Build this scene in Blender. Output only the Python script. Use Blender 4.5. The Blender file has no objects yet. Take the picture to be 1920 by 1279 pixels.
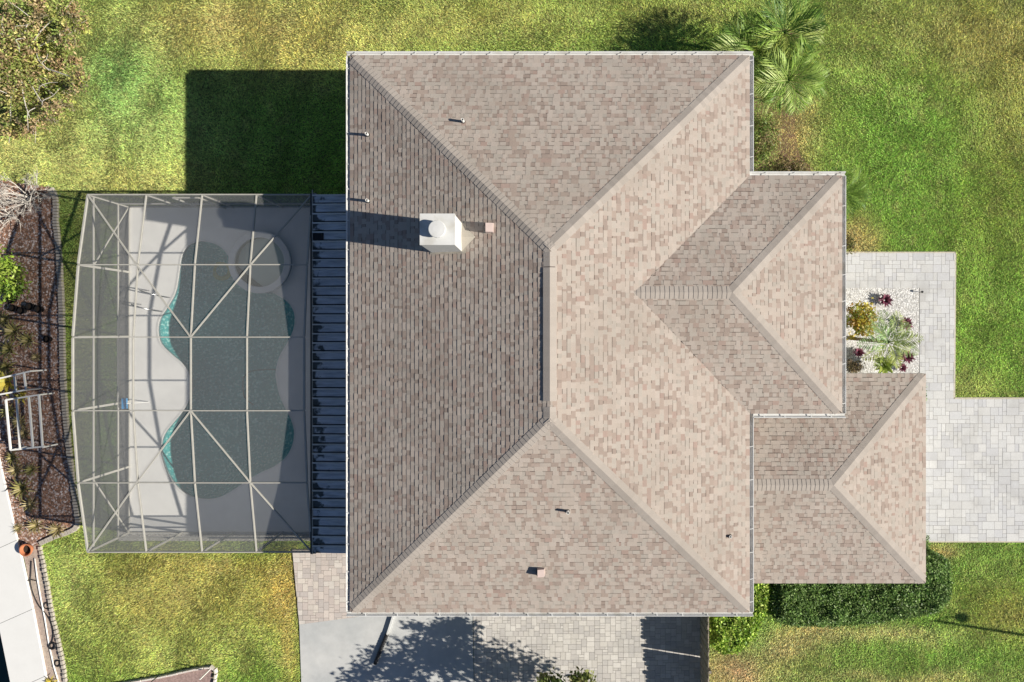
import bpy, math, random
import numpy as np
from mathutils import Vector, Matrix
from mathutils.geometry import tessellate_polygon

random.seed(7)
rng = np.random.default_rng(11)
scn = bpy.context.scene
COL = scn.collection

# ------------------------------------------------------------------ camera, sky, sun, exposure
CAM_Z, FPX, CX, CY = 26.0, 1280.0, 1031.0, 626.0      # drone height, focal length and foot point
cam = bpy.data.cameras.new('camera')
cam.sensor_width = 36.0
cam.lens = 24.0
cam.shift_x = -(CX - 960) / 1920
cam.shift_y = -(639.5 - CY) / 1920
cam.clip_start, cam.clip_end = 0.1, 2000
camo = bpy.data.objects.new('camera', cam)
camo.location = (0, 0, CAM_Z)
COL.objects.link(camo)
scn.camera = camo

EL, AZ = math.radians(31.0), math.radians(9.0)
SUN = Vector((math.cos(EL) * math.cos(AZ), -math.cos(EL) * math.sin(AZ), math.sin(EL)))
world = bpy.data.worlds.new('World')
scn.world = world
world.use_nodes = True
wn = world.node_tree
sky = wn.nodes.new('ShaderNodeTexSky')
sky.sky_type = 'NISHITA'
sky.sun_disc = False
sky.sun_elevation = EL
sky.sun_rotation = math.atan2(SUN.x, SUN.y)
sky.air_density = 0.75
sky.dust_density = 0.3
sky.ozone_density = 2.0
bg = wn.nodes['Background']
bg.inputs['Strength'].default_value = 0.05
wn.links.new(sky.outputs[0], bg.inputs['Color'])
sun = bpy.data.lights.new('sun', 'SUN')
sun.energy = 5.0
sun.angle = math.radians(0.55)
sun.color = (1.0, 0.94, 0.83)
suno = bpy.data.objects.new('sun', sun)
suno.rotation_euler = SUN.to_track_quat('Z', 'Y').to_euler()
suno.location = SUN * 60
COL.objects.link(suno)
scn.view_settings.view_transform = 'Standard'
scn.view_settings.look = 'None'
scn.view_settings.gamma = 1.0
scn.view_settings.exposure = 0.50
scn.view_settings.use_curve_mapping = False
scn.render.engine = 'CYCLES'
scn.cycles.use_denoising = True
scn.cycles.max_bounces = 8
scn.cycles.transparent_max_bounces = 24
scn.cycles.caustics_reflective = False
scn.cycles.caustics_refractive = False


def W(px, py, z=0.0):
    """a place of the plot, measured on the photograph, at its real height"""
    k = (CAM_Z - z) / FPX
    return Vector(((px - CX) * k, (CY - py) * k, z))


def W2(px, py, z=0.0):
    p = W(px, py, z)
    return (p.x, p.y)


def lin(r, g, b, s=1.0):
    f = lambda c: ((c / 255 + 0.055) / 1.055) ** 2.4 if c / 255 > 0.04045 else c / 255 / 12.92
    return (f(r) * s, f(g) * s, f(b) * s)


# ------------------------------------------------------------------ materials
MATS = {}


def nodes_of(name):
    m = bpy.data.materials.new(name)
    m.use_nodes = True
    return m, m.node_tree.nodes, m.node_tree.links, m.node_tree.nodes['Principled BSDF']


def pmat(name, col=None, rough=0.8, var=0.15, scale=6.0, bump=0.0, bscale=60.0, spec=0.3, metal=0.0,
         col2=None, c2scale=1.0, c2lo=0.45, c2hi=0.6, attr=False, detail=4.0, bdist=0.01):
    m, N, L, b = nodes_of(name)
    geo = N.new('ShaderNodeNewGeometry')
    if attr:
        a = N.new('ShaderNodeAttribute')
        a.attribute_name = 'Col'
        base = a.outputs['Color']
    else:
        rgb = N.new('ShaderNodeRGB')
        rgb.outputs[0].default_value = (*col, 1)
        base = rgb.outputs[0]
    if col2:
        n2 = N.new('ShaderNodeTexNoise')
        n2.inputs['Scale'].default_value = c2scale
        n2.inputs['Detail'].default_value = 5
        L.new(geo.outputs['Position'], n2.inputs['Vector'])
        mr = N.new('ShaderNodeMapRange')
        mr.inputs['From Min'].default_value = c2lo
        mr.inputs['From Max'].default_value = c2hi
        L.new(n2.outputs[0], mr.inputs['Value'])
        mx = N.new('ShaderNodeMix')
        mx.data_type = 'RGBA'
        L.new(mr.outputs[0], mx.inputs[0])
        L.new(base, mx.inputs[6])
        mx.inputs[7].default_value = (*col2, 1)
        base = mx.outputs[2]
    if var > 0:
        n1 = N.new('ShaderNodeTexNoise')
        n1.inputs['Scale'].default_value = scale
        n1.inputs['Detail'].default_value = detail
        n1.inputs['Roughness'].default_value = 0.65
        L.new(geo.outputs['Position'], n1.inputs['Vector'])
        mr = N.new('ShaderNodeMapRange')
        mr.inputs['From Min'].default_value = 0.25
        mr.inputs['From Max'].default_value = 0.75
        mr.inputs['To Min'].default_value = 1 - var
        mr.inputs['To Max'].default_value = 1 + var
        L.new(n1.outputs[0], mr.inputs['Value'])
        mul = N.new('ShaderNodeVectorMath')
        mul.operation = 'SCALE'
        L.new(base, mul.inputs[0])
        L.new(mr.outputs[0], mul.inputs['Scale'])
        base = mul.outputs[0]
    L.new(base, b.inputs['Base Color'])
    b.inputs['Roughness'].default_value = rough
    b.inputs['Specular IOR Level'].default_value = spec
    b.inputs['Metallic'].default_value = metal
    if bump > 0:
        nb = N.new('ShaderNodeTexNoise')
        nb.inputs['Scale'].default_value = bscale
        nb.inputs['Detail'].default_value = 3
        L.new(geo.outputs['Position'], nb.inputs['Vector'])
        bp = N.new('ShaderNodeBump')
        bp.inputs['Strength'].default_value = bump
        bp.inputs['Distance'].default_value = bdist
        L.new(nb.outputs[0], bp.inputs['Height'])
        L.new(bp.outputs[0], b.inputs['Normal'])
    MATS[name] = m
    return m


def leafmat(name, rough=0.5, trans=0.25):
    """leaf: colour of each leaf from its mesh, a little light passes through"""
    m, N, L, b = nodes_of(name)
    a = N.new('ShaderNodeAttribute')
    a.attribute_name = 'Col'
    L.new(a.outputs['Color'], b.inputs['Base Color'])
    b.inputs['Roughness'].default_value = rough
    b.inputs['Specular IOR Level'].default_value = 0.25
    t = N.new('ShaderNodeBsdfTranslucent')
    L.new(a.outputs['Color'], t.inputs['Color'])
    mx = N.new('ShaderNodeMixShader')
    mx.inputs[0].default_value = trans
    L.new(b.outputs[0], mx.inputs[1])
    L.new(t.outputs[0], mx.inputs[2])
    L.new(mx.outputs[0], N['Material Output'].inputs['Surface'])
    MATS[name] = m
    return m


M_shingle = pmat('shingle', attr=True, rough=0.95, var=0.16, scale=90, bump=0.25, bscale=220, spec=0.15, detail=2, col2=(0.27, 0.235, 0.20), c2scale=0.45, c2lo=0.48, c2hi=1.15)
M_roofdeck = pmat('roof_felt', (0.12, 0.11, 0.10), rough=0.95)
M_white = pmat('white_painted_metal', (0.66, 0.66, 0.65), rough=0.4, var=0.06, scale=3, col2=(0.50, 0.48, 0.43), c2scale=2.5, c2lo=0.5, c2hi=0.8)
M_stucco = pmat('white_stucco', (0.62, 0.61, 0.58), rough=0.9, var=0.06, bump=0.2, bscale=90)
M_pvc = pmat('white_plastic', (0.78, 0.77, 0.74), rough=0.45, var=0.06)
M_black = pmat('black_plastic', (0.02, 0.02, 0.022), rough=0.5, var=0.2)
M_rust = pmat('pinkish_painted_tin', (0.50, 0.40, 0.37), rough=0.5, var=0.1)
M_brownin = pmat('brown_tin', (0.10, 0.075, 0.07), rough=0.6, var=0.1)
M_frame = pmat('almond_aluminium', (0.43, 0.415, 0.375), rough=0.45, var=0.10, scale=4, spec=0.4)
M_deck = pmat('deck_coating', (0.79, 0.78, 0.76), rough=0.85, var=0.05, scale=2, bump=0.15, bscale=120, col2=(0.74, 0.73, 0.715), c2scale=0.8)
M_concrete = pmat('concrete', (0.46, 0.47, 0.47), rough=0.9, var=0.08, scale=3.5, bump=0.1, bscale=100, col2=(0.56, 0.56, 0.55), c2scale=0.7, c2lo=.4, c2hi=.65, detail=8)
M_slab = pmat('white_concrete', (0.74, 0.735, 0.72), rough=0.9, var=0.03, scale=2)
M_paver = pmat('paver', attr=True, rough=0.9, var=0.10, scale=25, bump=0.15, bscale=120, col2=(0.36, 0.35, 0.335), c2scale=0.9, c2lo=0.5, c2hi=1.0)
M_joint = pmat('joint_sand', (0.33, 0.315, 0.29), rough=1.0, var=0.25, scale=20)
M_mulch = pmat('mulch', (0.19, 0.11, 0.08), rough=1.0, var=0.55, scale=22, bump=1.0, bscale=45, bdist=0.04, col2=(0.22, 0.13, 0.085), c2scale=0.7)
M_dirt = pmat('dry_soil', (0.40, 0.31, 0.265), rough=1.0, var=0.25, scale=14, bump=0.5, bscale=50, col2=(0.46, 0.38, 0.31), c2scale=1.0)
M_lawn = pmat('lawn_base', attr=True, rough=1.0, var=0.35, scale=9, bump=0.6, bscale=30, bdist=0.03)
M_grass = leafmat('grass_blade', 0.6, 0.2)
M_leaf = leafmat('leaf', 0.45, 0.25)
M_chip = pmat('chips', attr=True, rough=0.9, var=0.1)
M_bark = pmat('bark', (0.20, 0.15, 0.11), rough=0.95, var=0.3, scale=15, bump=0.6, bscale=40)
M_twig = pmat('bleached_twig', (0.56, 0.52, 0.47), rough=0.9, var=0.2, scale=12)
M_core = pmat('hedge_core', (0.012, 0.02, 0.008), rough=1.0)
M_terra = pmat('terracotta', (0.52, 0.19, 0.09), rough=0.8, var=0.15, scale=8)
M_soil = pmat('potting_soil', (0.05, 0.035, 0.025), rough=1.0, var=0.3, scale=30)
M_steel = pmat('stainless_steel', (0.45, 0.45, 0.46), rough=0.25, var=0.05, metal=1.0)
M_blue = pmat('blue_plastic', (0.05, 0.30, 0.62), rough=0.4, var=0.2, scale=20)
M_yellow = pmat('yellow_ring', (0.50, 0.36, 0.08), rough=0.6, var=0.1)
M_wood = pmat('weathered_wood', (0.30, 0.26, 0.21), rough=0.9, var=0.35, scale=7, bump=0.3, bscale=30)
M_curb = pmat('curb_concrete', (0.42, 0.38, 0.33), rough=0.95, var=0.2, scale=9)
M_plaster = pmat('pool_plaster', (0.10, 0.40, 0.40), rough=0.7, var=0.3, scale=11, col2=(0.66, 0.78, 0.74), c2scale=10, c2lo=.53, c2hi=.63)  # pale flecks in the colour stand in for caustic sparkle on sunlit lobes
M_spaplaster = pmat('spa_plaster', (0.17, 0.19, 0.15), rough=0.7, var=0.12, scale=3)
M_coping = pmat('coping', (0.72, 0.71, 0.69), rough=0.85, var=0.08, scale=5)
M_tile = pmat('waterline_tile', (0.20, 0.30, 0.33), rough=0.3, var=0.35, scale=14)
M_darkmetal = pmat('dark_bronze_metal', (0.05, 0.05, 0.05), rough=0.4, var=0.1)
M_gravelbase = pmat('gravel_base', (0.50, 0.48, 0.45), rough=1.0, var=0.35, scale=28, bump=0.8, bscale=40, bdist=0.02)


def panmat():
    m, N, L, b = nodes_of('lanai_pan_metal')
    geo = N.new('ShaderNodeNewGeometry')
    sep = N.new('ShaderNodeSeparateXYZ')
    L.new(geo.outputs['Position'], sep.inputs[0])
    n = N.new('ShaderNodeTexNoise')
    n.inputs['Scale'].default_value = 3.2
    n.inputs['Detail'].default_value = 3
    L.new(geo.outputs['Position'], n.inputs['Vector'])
    # grime collects in blotches by the low end of the pans
    ma = N.new('ShaderNodeMapRange')
    ma.inputs['From Min'].default_value = -8.15
    ma.inputs['From Max'].default_value = -7.35
    ma.inputs['To Min'].default_value = 0.30
    ma.inputs['To Max'].default_value = -0.18
    L.new(sep.outputs['X'], ma.inputs['Value'])
    ad = N.new('ShaderNodeMath')
    L.new(n.outputs[0], ad.inputs[0])
    L.new(ma.outputs[0], ad.inputs[1])
    mr = N.new('ShaderNodeMapRange')
    mr.inputs['From Min'].default_value = 0.62
    mr.inputs['From Max'].default_value = 0.72
    L.new(ad.outputs[0], mr.inputs['Value'])
    mx = N.new('ShaderNodeMix')
    mx.data_type = 'RGBA'
    L.new(mr.outputs[0], mx.inputs[0])
    mx.inputs[6].default_value = (0.74, 0.76, 0.80, 1)
    mx.inputs[7].default_value = (0.12, 0.14, 0.14, 1)
    mp = N.new('ShaderNodeMapping')
    mp.inputs['Scale'].default_value = (1.3, 9.0, 1.0)
    L.new(geo.outputs['Position'], mp.inputs[0])
    n3 = N.new('ShaderNodeTexNoise')
    n3.inputs['Scale'].default_value = 1.1
    n3.inputs['Detail'].default_value = 5
    L.new(mp.outputs[0], n3.inputs['Vector'])
    m3 = N.new('ShaderNodeMapRange')
    m3.inputs['From Min'].default_value = 0.38
    m3.inputs['From Max'].default_value = 0.72
    m3.inputs['To Min'].default_value = 1.0
    m3.inputs['To Max'].default_value = 0.6
    L.new(n3.outputs[0], m3.inputs['Value'])
    sc3 = N.new('ShaderNodeVectorMath')
    sc3.operation = 'SCALE'
    L.new(mx.outputs[2], sc3.inputs[0])
    L.new(m3.outputs[0], sc3.inputs['Scale'])
    L.new(sc3.outputs[0], b.inputs['Base Color'])
    b.inputs['Roughness'].default_value = 0.38
    b.inputs['Metallic'].default_value = 0.25
    MATS['pan'] = m
    return m


M_pan = panmat()


def screenmat(name, fac, col, tl):
    m, N, L, b = nodes_of(name)
    tr = N.new('ShaderNodeBsdfTransparent')
    tr.inputs['Color'].default_value = (1, 1, 1, 1)
    b.inputs['Base Color'].default_value = (*col, 1)
    b.inputs['Roughness'].default_value = 0.7
    b.inputs['Specular IOR Level'].default_value = 0.2
    mx = N.new('ShaderNodeMixShader')
    mx.inputs[0].default_value = fac
    # the weave also scatters sunlight onward to the far side
    tl_ = N.new('ShaderNodeBsdfTranslucent')
    tl_.inputs['Color'].default_value = (0.85, 0.85, 0.83, 1)
    mt = N.new('ShaderNodeMixShader')
    mt.inputs[0].default_value = tl
    L.new(b.outputs[0], mt.inputs[1])
    L.new(tl_.outputs[0], mt.inputs[2])
    L.new(tr.outputs[0], mx.inputs[1])
    L.new(mt.outputs[0], mx.inputs[2])
    L.new(mx.outputs[0], N['Material Output'].inputs['Surface'])
    return m


M_screen = screenmat('roof_insect_screen', 0.27, (0.44, 0.45, 0.46), 0.36)
M_screenw = screenmat('wall_insect_screen', 0.58, (0.055, 0.056, 0.058), 0.05)  # same mesh as the roof; its dense, dark grazing-angle look painted into the material


def watermat(name, tint, bs=2.2):
    m, N, L, b = nodes_of(name)
    N.remove(b)
    tr = N.new('ShaderNodeBsdfTransparent')
    tr.inputs['Color'].default_value = (*tint, 1)
    gl = N.new('ShaderNodeBsdfGlossy')
    gl.inputs['Roughness'].default_value = 0.03
    fr = N.new('ShaderNodeLayerWeight')
    fr.inputs['Blend'].default_value = 0.5
    pw = N.new('ShaderNodeMath')
    pw.operation = 'POWER'
    pw.inputs[1].default_value = 5.0
    L.new(fr.outputs['Facing'], pw.inputs[0])
    ma = N.new('ShaderNodeMath')
    ma.operation = 'MULTIPLY_ADD'
    ma.inputs[1].default_value = 0.95
    ma.inputs[2].default_value = 0.025
    L.new(pw.outputs[0], ma.inputs[0])
    geo = N.new('ShaderNodeNewGeometry')
    nb = N.new('ShaderNodeTexNoise')
    nb.inputs['Scale'].default_value = bs
    nb.inputs['Detail'].default_value = 3
    L.new(geo.outputs['Position'], nb.inputs['Vector'])
    bp = N.new('ShaderNodeBump')
    bp.inputs['Strength'].default_value = 0.3
    bp.inputs['Distance'].default_value = 0.03
    L.new(nb.outputs[0], bp.inputs['Height'])
    L.new(bp.outputs[0], gl.inputs['Normal'])
    L.new(bp.outputs[0], fr.inputs['Normal'])
    mx = N.new('ShaderNodeMixShader')
    L.new(ma.outputs[0], mx.inputs[0])
    L.new(tr.outputs[0], mx.inputs[1])
    L.new(gl.outputs[0], mx.inputs[2])
    L.new(mx.outputs[0], N['Material Output'].inputs['Surface'])
    return m


M_water = watermat('pool_water', (0.66, 0.85, 0.85))
M_spawater = watermat('spa_water', (0.80, 0.88, 0.82))


def canalmat():
    m, N, L, b = nodes_of('canal_water')
    b.inputs['Base Color'].default_value = (0.012, 0.05, 0.045, 1)
    b.inputs['Roughness'].default_value = 0.08
    return m


M_canal = canalmat()

# ------------------------------------------------------------------ object helpers
ORG = {}


def tag(o, label=None, cat=None, group=None, kind=None):
    if label:
        o['label'] = label
    if cat:
        o['category'] = cat
    if group:
        o['group'] = group
    if kind:
        o['kind'] = kind
    return o


def empty(name, loc, label, cat, group=None):
    o = bpy.data.objects.new(name, None)
    o.empty_display_size = 0.2
    o.location = loc
    COL.objects.link(o)
    ORG[o] = Vector(loc)
    return tag(o, label, cat, group)


def link(name, me, mat, parent=None, loc=None, rot=None):
    """one mesh object; loc (world) only for shared meshes"""
    o = bpy.data.objects.new(name, me)
    if mat and not me.materials:
        me.materials.append(mat)
    COL.objects.link(o)
    org = ORG[parent] if parent else Vector((0, 0, 0))
    if parent:
        o.parent = parent
    ORG[o] = org if parent else Vector((0, 0, 0))
    if loc is not None:
        o.location = Vector(loc) - org
    if rot is not None:
        o.rotation_euler = rot
    return o


class MB:
    def __init__(self):
        self.v, self.f, self.c = [], [], []

    def face(self, pts, col=None):
        i = len(self.v)
        self.v += [tuple(p) for p in pts]
        self.f.append(tuple(range(i, i + len(pts))))
        self.c.append(col)

    def add(self, verts, faces, col=None):
        i = len(self.v)
        self.v += [tuple(p) for p in verts]
        for f in faces:
            self.f.append(tuple(i + k for k in f))
            self.c.append(col)
        return self

    def box(self, x0, x1, y0, y1, z0, z1, col=None):
        v = [(x0, y0, z0), (x1, y0, z0), (x1, y1, z0), (x0, y1, z0), (x0, y0, z1), (x1, y0, z1), (x1, y1, z1), (x0, y1, z1)]
        return self.add(v, [(3, 2, 1, 0), (4, 5, 6, 7), (0, 1, 5, 4), (1, 2, 6, 5), (2, 3, 7, 6), (3, 0, 4, 7)], col)

    def bar(self, a, b, w, h, up=(0, 0, 1), col=None):
        """rectangular bar from a to b, w wide, h high"""
        a, b = Vector(a), Vector(b)
        d = (b - a).normalized()
        s = d.cross(Vector(up))
        if s.length < 1e-4:
            s = d.cross(Vector((1, 0, 0)))
        s.normalize()
        u = s.cross(d).normalized()
        vs = []
        for p in (a, b):
            for i, j in ((-1, -1), (1, -1), (1, 1), (-1, 1)):
                vs.append(p + s * (i * w / 2) + u * (j * h / 2))
        return self.add(vs, [(0, 1, 2, 3), (7, 6, 5, 4), (0, 4, 5, 1), (1, 5, 6, 2), (2, 6, 7, 3), (3, 7, 4, 0)], col)

    def tube(self, pts, r, n=8, cap=True, col=None):
        pts = [Vector(p) for p in pts]
        rs = r if isinstance(r, (list, tuple)) else [r] * len(pts)
        vs, fs = [], []
        prev = None
        for i, p in enumerate(pts):
            d = (pts[min(i + 1, len(pts) - 1)] - pts[max(i - 1, 0)]).normalized()
            if prev is None:
                s = d.cross(Vector((0.13, 0.31, 0.94)))
                if s.length < 0.2:
                    s = d.cross(Vector((1, 0, 0)))
            else:
                s = prev - d * prev.dot(d)
            s.normalize()
            prev = s
            t = d.cross(s)
            for k in range(n):
                a = 2 * math.pi * k / n
                vs.append(p + (s * math.cos(a) + t * math.sin(a)) * rs[i])
        for i in range(len(pts) - 1):
            for k in range(n):
                fs.append((i * n + k, i * n + (k + 1) % n, (i + 1) * n + (k + 1) % n, (i + 1) * n + k))
        if cap:
            fs.append(tuple(range(n - 1, -1, -1)))
            fs.append(tuple((len(pts) - 1) * n + k for k in range(n)))
        return self.add(vs, fs, col)

    def lathe(self, cx, cy, prof, n=20, col=None):
        """prof: (r, z) from bottom-outside round to inside"""
        vs, fs = [], []
        for r, z in prof:
            for k in range(n):
                a = 2 * math.pi * k / n
                vs.append((cx + r * math.cos(a), cy + r * math.sin(a), z))
        for i in range(len(prof) - 1):
            for k in range(n):
                fs.append((i * n + k, i * n + (k + 1) % n, (i + 1) * n + (k + 1) % n, (i + 1) * n + k))
        return self.add(vs, fs, col)

    def prism(self, poly, z0, z1, col=None):
        n = len(poly)
        vs = [(p[0], p[1], z0) for p in poly] + [(p[0], p[1], z1) for p in poly]
        fs = [tuple(range(n, 2 * n)), tuple(range(n - 1, -1, -1))]
        fs += [(i, (i + 1) % n, n + (i + 1) % n, n + i) for i in range(n)]
        return self.add(vs, fs, col)

    def mesh(self, name, org=(0, 0, 0), smooth=False):
        me = bpy.data.meshes.new(name)
        o = Vector(org)
        me.from_pydata([(x - o.x, y - o.y, z - o.z) for x, y, z in self.v], [], self.f)
        if any(c is not None for c in self.c):
            at = me.attributes.new('Col', 'FLOAT_COLOR', 'FACE')
            at.data.foreach_set('color', [k for c in self.c for k in (*(c or (1, 1, 1)), 1)])
        if smooth:
            me.polygons.foreach_set('use_smooth', [True] * len(me.polygons))
        me.update()
        return me

    def build(self, name, mat, parent=None, smooth=False):
        org = ORG[parent] if parent else (0, 0, 0)
        return link(name, self.mesh(name, org, smooth), mat, parent)


def np_mesh(name, verts, faces, cols=None):
    """verts (N,3), faces (M,k), cols (M,3) per face"""
    me = bpy.data.meshes.new(name)
    M, k = faces.shape
    me.vertices.add(len(verts))
    me.vertices.foreach_set('co', np.asarray(verts, np.float32).ravel())
    me.loops.add(M * k)
    me.loops.foreach_set('vertex_index', faces.astype(np.int32).ravel())
    me.polygons.add(M)
    me.polygons.foreach_set('loop_start', np.arange(0, M * k, k, dtype=np.int32))
    me.polygons.foreach_set('loop_total', np.full(M, k, np.int32))
    if cols is not None:
        at = me.attributes.new('Col', 'FLOAT_COLOR', 'FACE')
        c4 = np.ones((M, 4), np.float32)
        c4[:, :3] = cols
        at.data.foreach_set('color', c4.ravel())
    me.update(calc_edges=True)
    return me


def inpoly(x, y, poly):
    r = np.zeros(np.shape(x), bool)
    n = len(poly)
    for i in range(n):
        x0, y0 = poly[i][:2]
        x1, y1 = poly[(i + 1) % n][:2]
        if y0 == y1:
            continue
        c = ((y0 > y) != (y1 > y)) & (x < (x1 - x0) * (y - y0) / (y1 - y0) + x0)
        r ^= c
    return r


def clip_convex(poly, clip):
    """poly clipped by a convex counter-clockwise polygon"""
    out = poly
    for i in range(len(clip)):
        a, b = clip[i], clip[(i + 1) % len(clip)]
        side = lambda p: (b[0] - a[0]) * (p[1] - a[1]) - (b[1] - a[1]) * (p[0] - a[0])
        src, out = out, []
        for j in range(len(src)):
            p, q = src[j - 1], src[j]
            sp, sq = side(p), side(q)
            if (sp >= 0) != (sq >= 0):
                t = sp / (sp - sq)
                out.append((p[0] + t * (q[0] - p[0]), p[1] + t * (q[1] - p[1])))
            if sq >= 0:
                out.append(q)
        if len(out) < 3:
            return []
    return out


def ccw(poly):
    a = sum(poly[i - 1][0] * poly[i][1] - poly[i][0] * poly[i - 1][1] for i in range(len(poly)))
    return poly if a > 0 else poly[::-1]


def smooth_closed(pts, n=6):
    out = []
    m = len(pts)
    for i in range(m):
        p0, p1, p2, p3 = (Vector(pts[(i + k - 1) % m]) for k in range(4))
        for j in range(n):
            t = j / n
            out.append(tuple(0.5 * ((2 * p1) + (p2 - p0) * t + (2 * p0 - 5 * p1 + 4 * p2 - p3) * t * t + (3 * p1 - p0 - 3 * p2 + p3) * t ** 3)))
    return out


def smooth_open(pts, n=6):
    out = []
    m = len(pts)
    g = lambda i: Vector(pts[min(max(i, 0), m - 1)])
    for i in range(m - 1):
        p0, p1, p2, p3 = g(i - 1), g(i), g(i + 1), g(i + 2)
        for j in range(n):
            t = j / n
            out.append(0.5 * ((2 * p1) + (p2 - p0) * t + (2 * p0 - 5 * p1 + 4 * p2 - p3) * t * t + (3 * p1 - p0 - 3 * p2 + p3) * t ** 3))
    out.append(Vector(pts[-1]))
    return out


# ------------------------------------------------------------------ plan of the plot
A, B, Z0, S = 6.25, 8.72, 4.60, 0.295            # main roof: half width, half length, eave height, slope
X1, YW0, YW1 = 9.15, -2.49, 4.95                 # front wing
ZG = 3.0
X2, YG0, YG1 = W(1735, 0, ZG).x, W(0, 1093, ZG).y, W(0, 701, ZG).y   # garage eaves
XS = [-15.97, -13.95, -12.02, -10.14, -8.22]     # cage bays
YS = [4.81, 2.34, -0.11, -2.57, -5.04, -7.54]
HS = [2.40, 2.88, 3.14, 3.14, 2.88, 2.40]
DECK = [(-16.0, -7.6), (-5.70, -7.6), (-5.70, 4.86), (-16.0, 4.86)]
PATH = ccw([W2(549, 1030), W2(700, 1030), W2(700, 1150), W2(660, 1157), W2(562, 1170)])
SLAB = [W2(562, 1170.3), W2(660, 1157.3), W2(700, 1150.3), W2(886, 1130), W2(891, 1400), W2(570, 1400)]
PATIO = ccw([W2(887, 1120), W2(1319, 1120), W2(1319, 1400), W2(892, 1400)])
WALK1 = ccw([W2(1560, 475), W2(1789, 475), W2(1789, 540), W2(1560, 540)])
WALK2 = ccw([W2(1723, 540), W2(1789, 540), W2(1787, 748), W2(1723, 748)])
DRIVE = ccw([W2(1690, 748), W2(2130, 748), W2(2130, 1014), W2(1690, 1014)])
GBED = [W2(1560, 540), W2(1723, 540), W2(1723, 748), W2(1560, 748)]
CURB = [(96, 352), (106, 372), (107, 420), (112, 470), (116, 540), (118, 600), (120, 700), (124, 765), (131, 835), (138, 900), (146, 955), (147, 985), (128, 998), (104, 1006), (76, 1019)]
CAP_R = [(-90, 420), (0, 850), (36, 1011), (47, 1050), (65, 1140), (89, 1265), (130, 1460)]     # seawall cap, land side
CAP_L = [(-160, 420), (-70, 850), (-33, 1011), (-22, 1052), (-4, 1140), (21, 1265), (62, 1460)]
EDGE2 = [(76, 1019), (88, 1080), (100, 1150), (112, 1205), (121, 1250), (126, 1285), (138, 1350)]
MULCH = [W2(*p) for p in [(-60, 330)] + CURB[0:1] + CURB[1:] + [(40, 1030), (36, 1011), (0, 850), (-60, 560)]]
DIRT = [W2(*p) for p in EDGE2 + [(112, 1380), (89, 1265), (65, 1140), (47, 1050), (40, 1030)]]
PLANTER = [W2(*p) for p in [(398, 1251), (404, 1330), (60, 1330), (60, 1308), (190, 1287)]]
GRAVEL_W = [(-16.43, -7.6), (-16.0, -7.6), (-16.0, 4.86), (-16.43, 4.86)]
GRAVEL_S = [(-16.43, -7.88), (-8.4, -7.88), (-8.4, -7.6), (-16.43, -7.6)]
HOUSE_RECTS = [(-A + .5, A - .5, -B + .5, B - .5), (5.0, X1 - .5, YW0 + .5, YW1 - .5), (5.5, X2 - .45, YG0 + .45, YG1 - .45)]
SEAWATER = [W2(*p) for p in CAP_L[::-1]] + [W2(-300, 420), W2(-300, 1460)]


def rect_poly(r):
    return [(r[0], r[2]), (r[1], r[2]), (r[1], r[3]), (r[0], r[3])]


NOGRASS = [DECK, PATH, SLAB, PATIO, WALK1, WALK2, DRIVE, GBED, MULCH, DIRT, PLANTER, GRAVEL_W, GRAVEL_S,
           [W2(*p) for p in CAP_R] + [W2(*p) for p in CAP_L[::-1]], SEAWATER] + [rect_poly(r) for r in HOUSE_RECTS]

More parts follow.
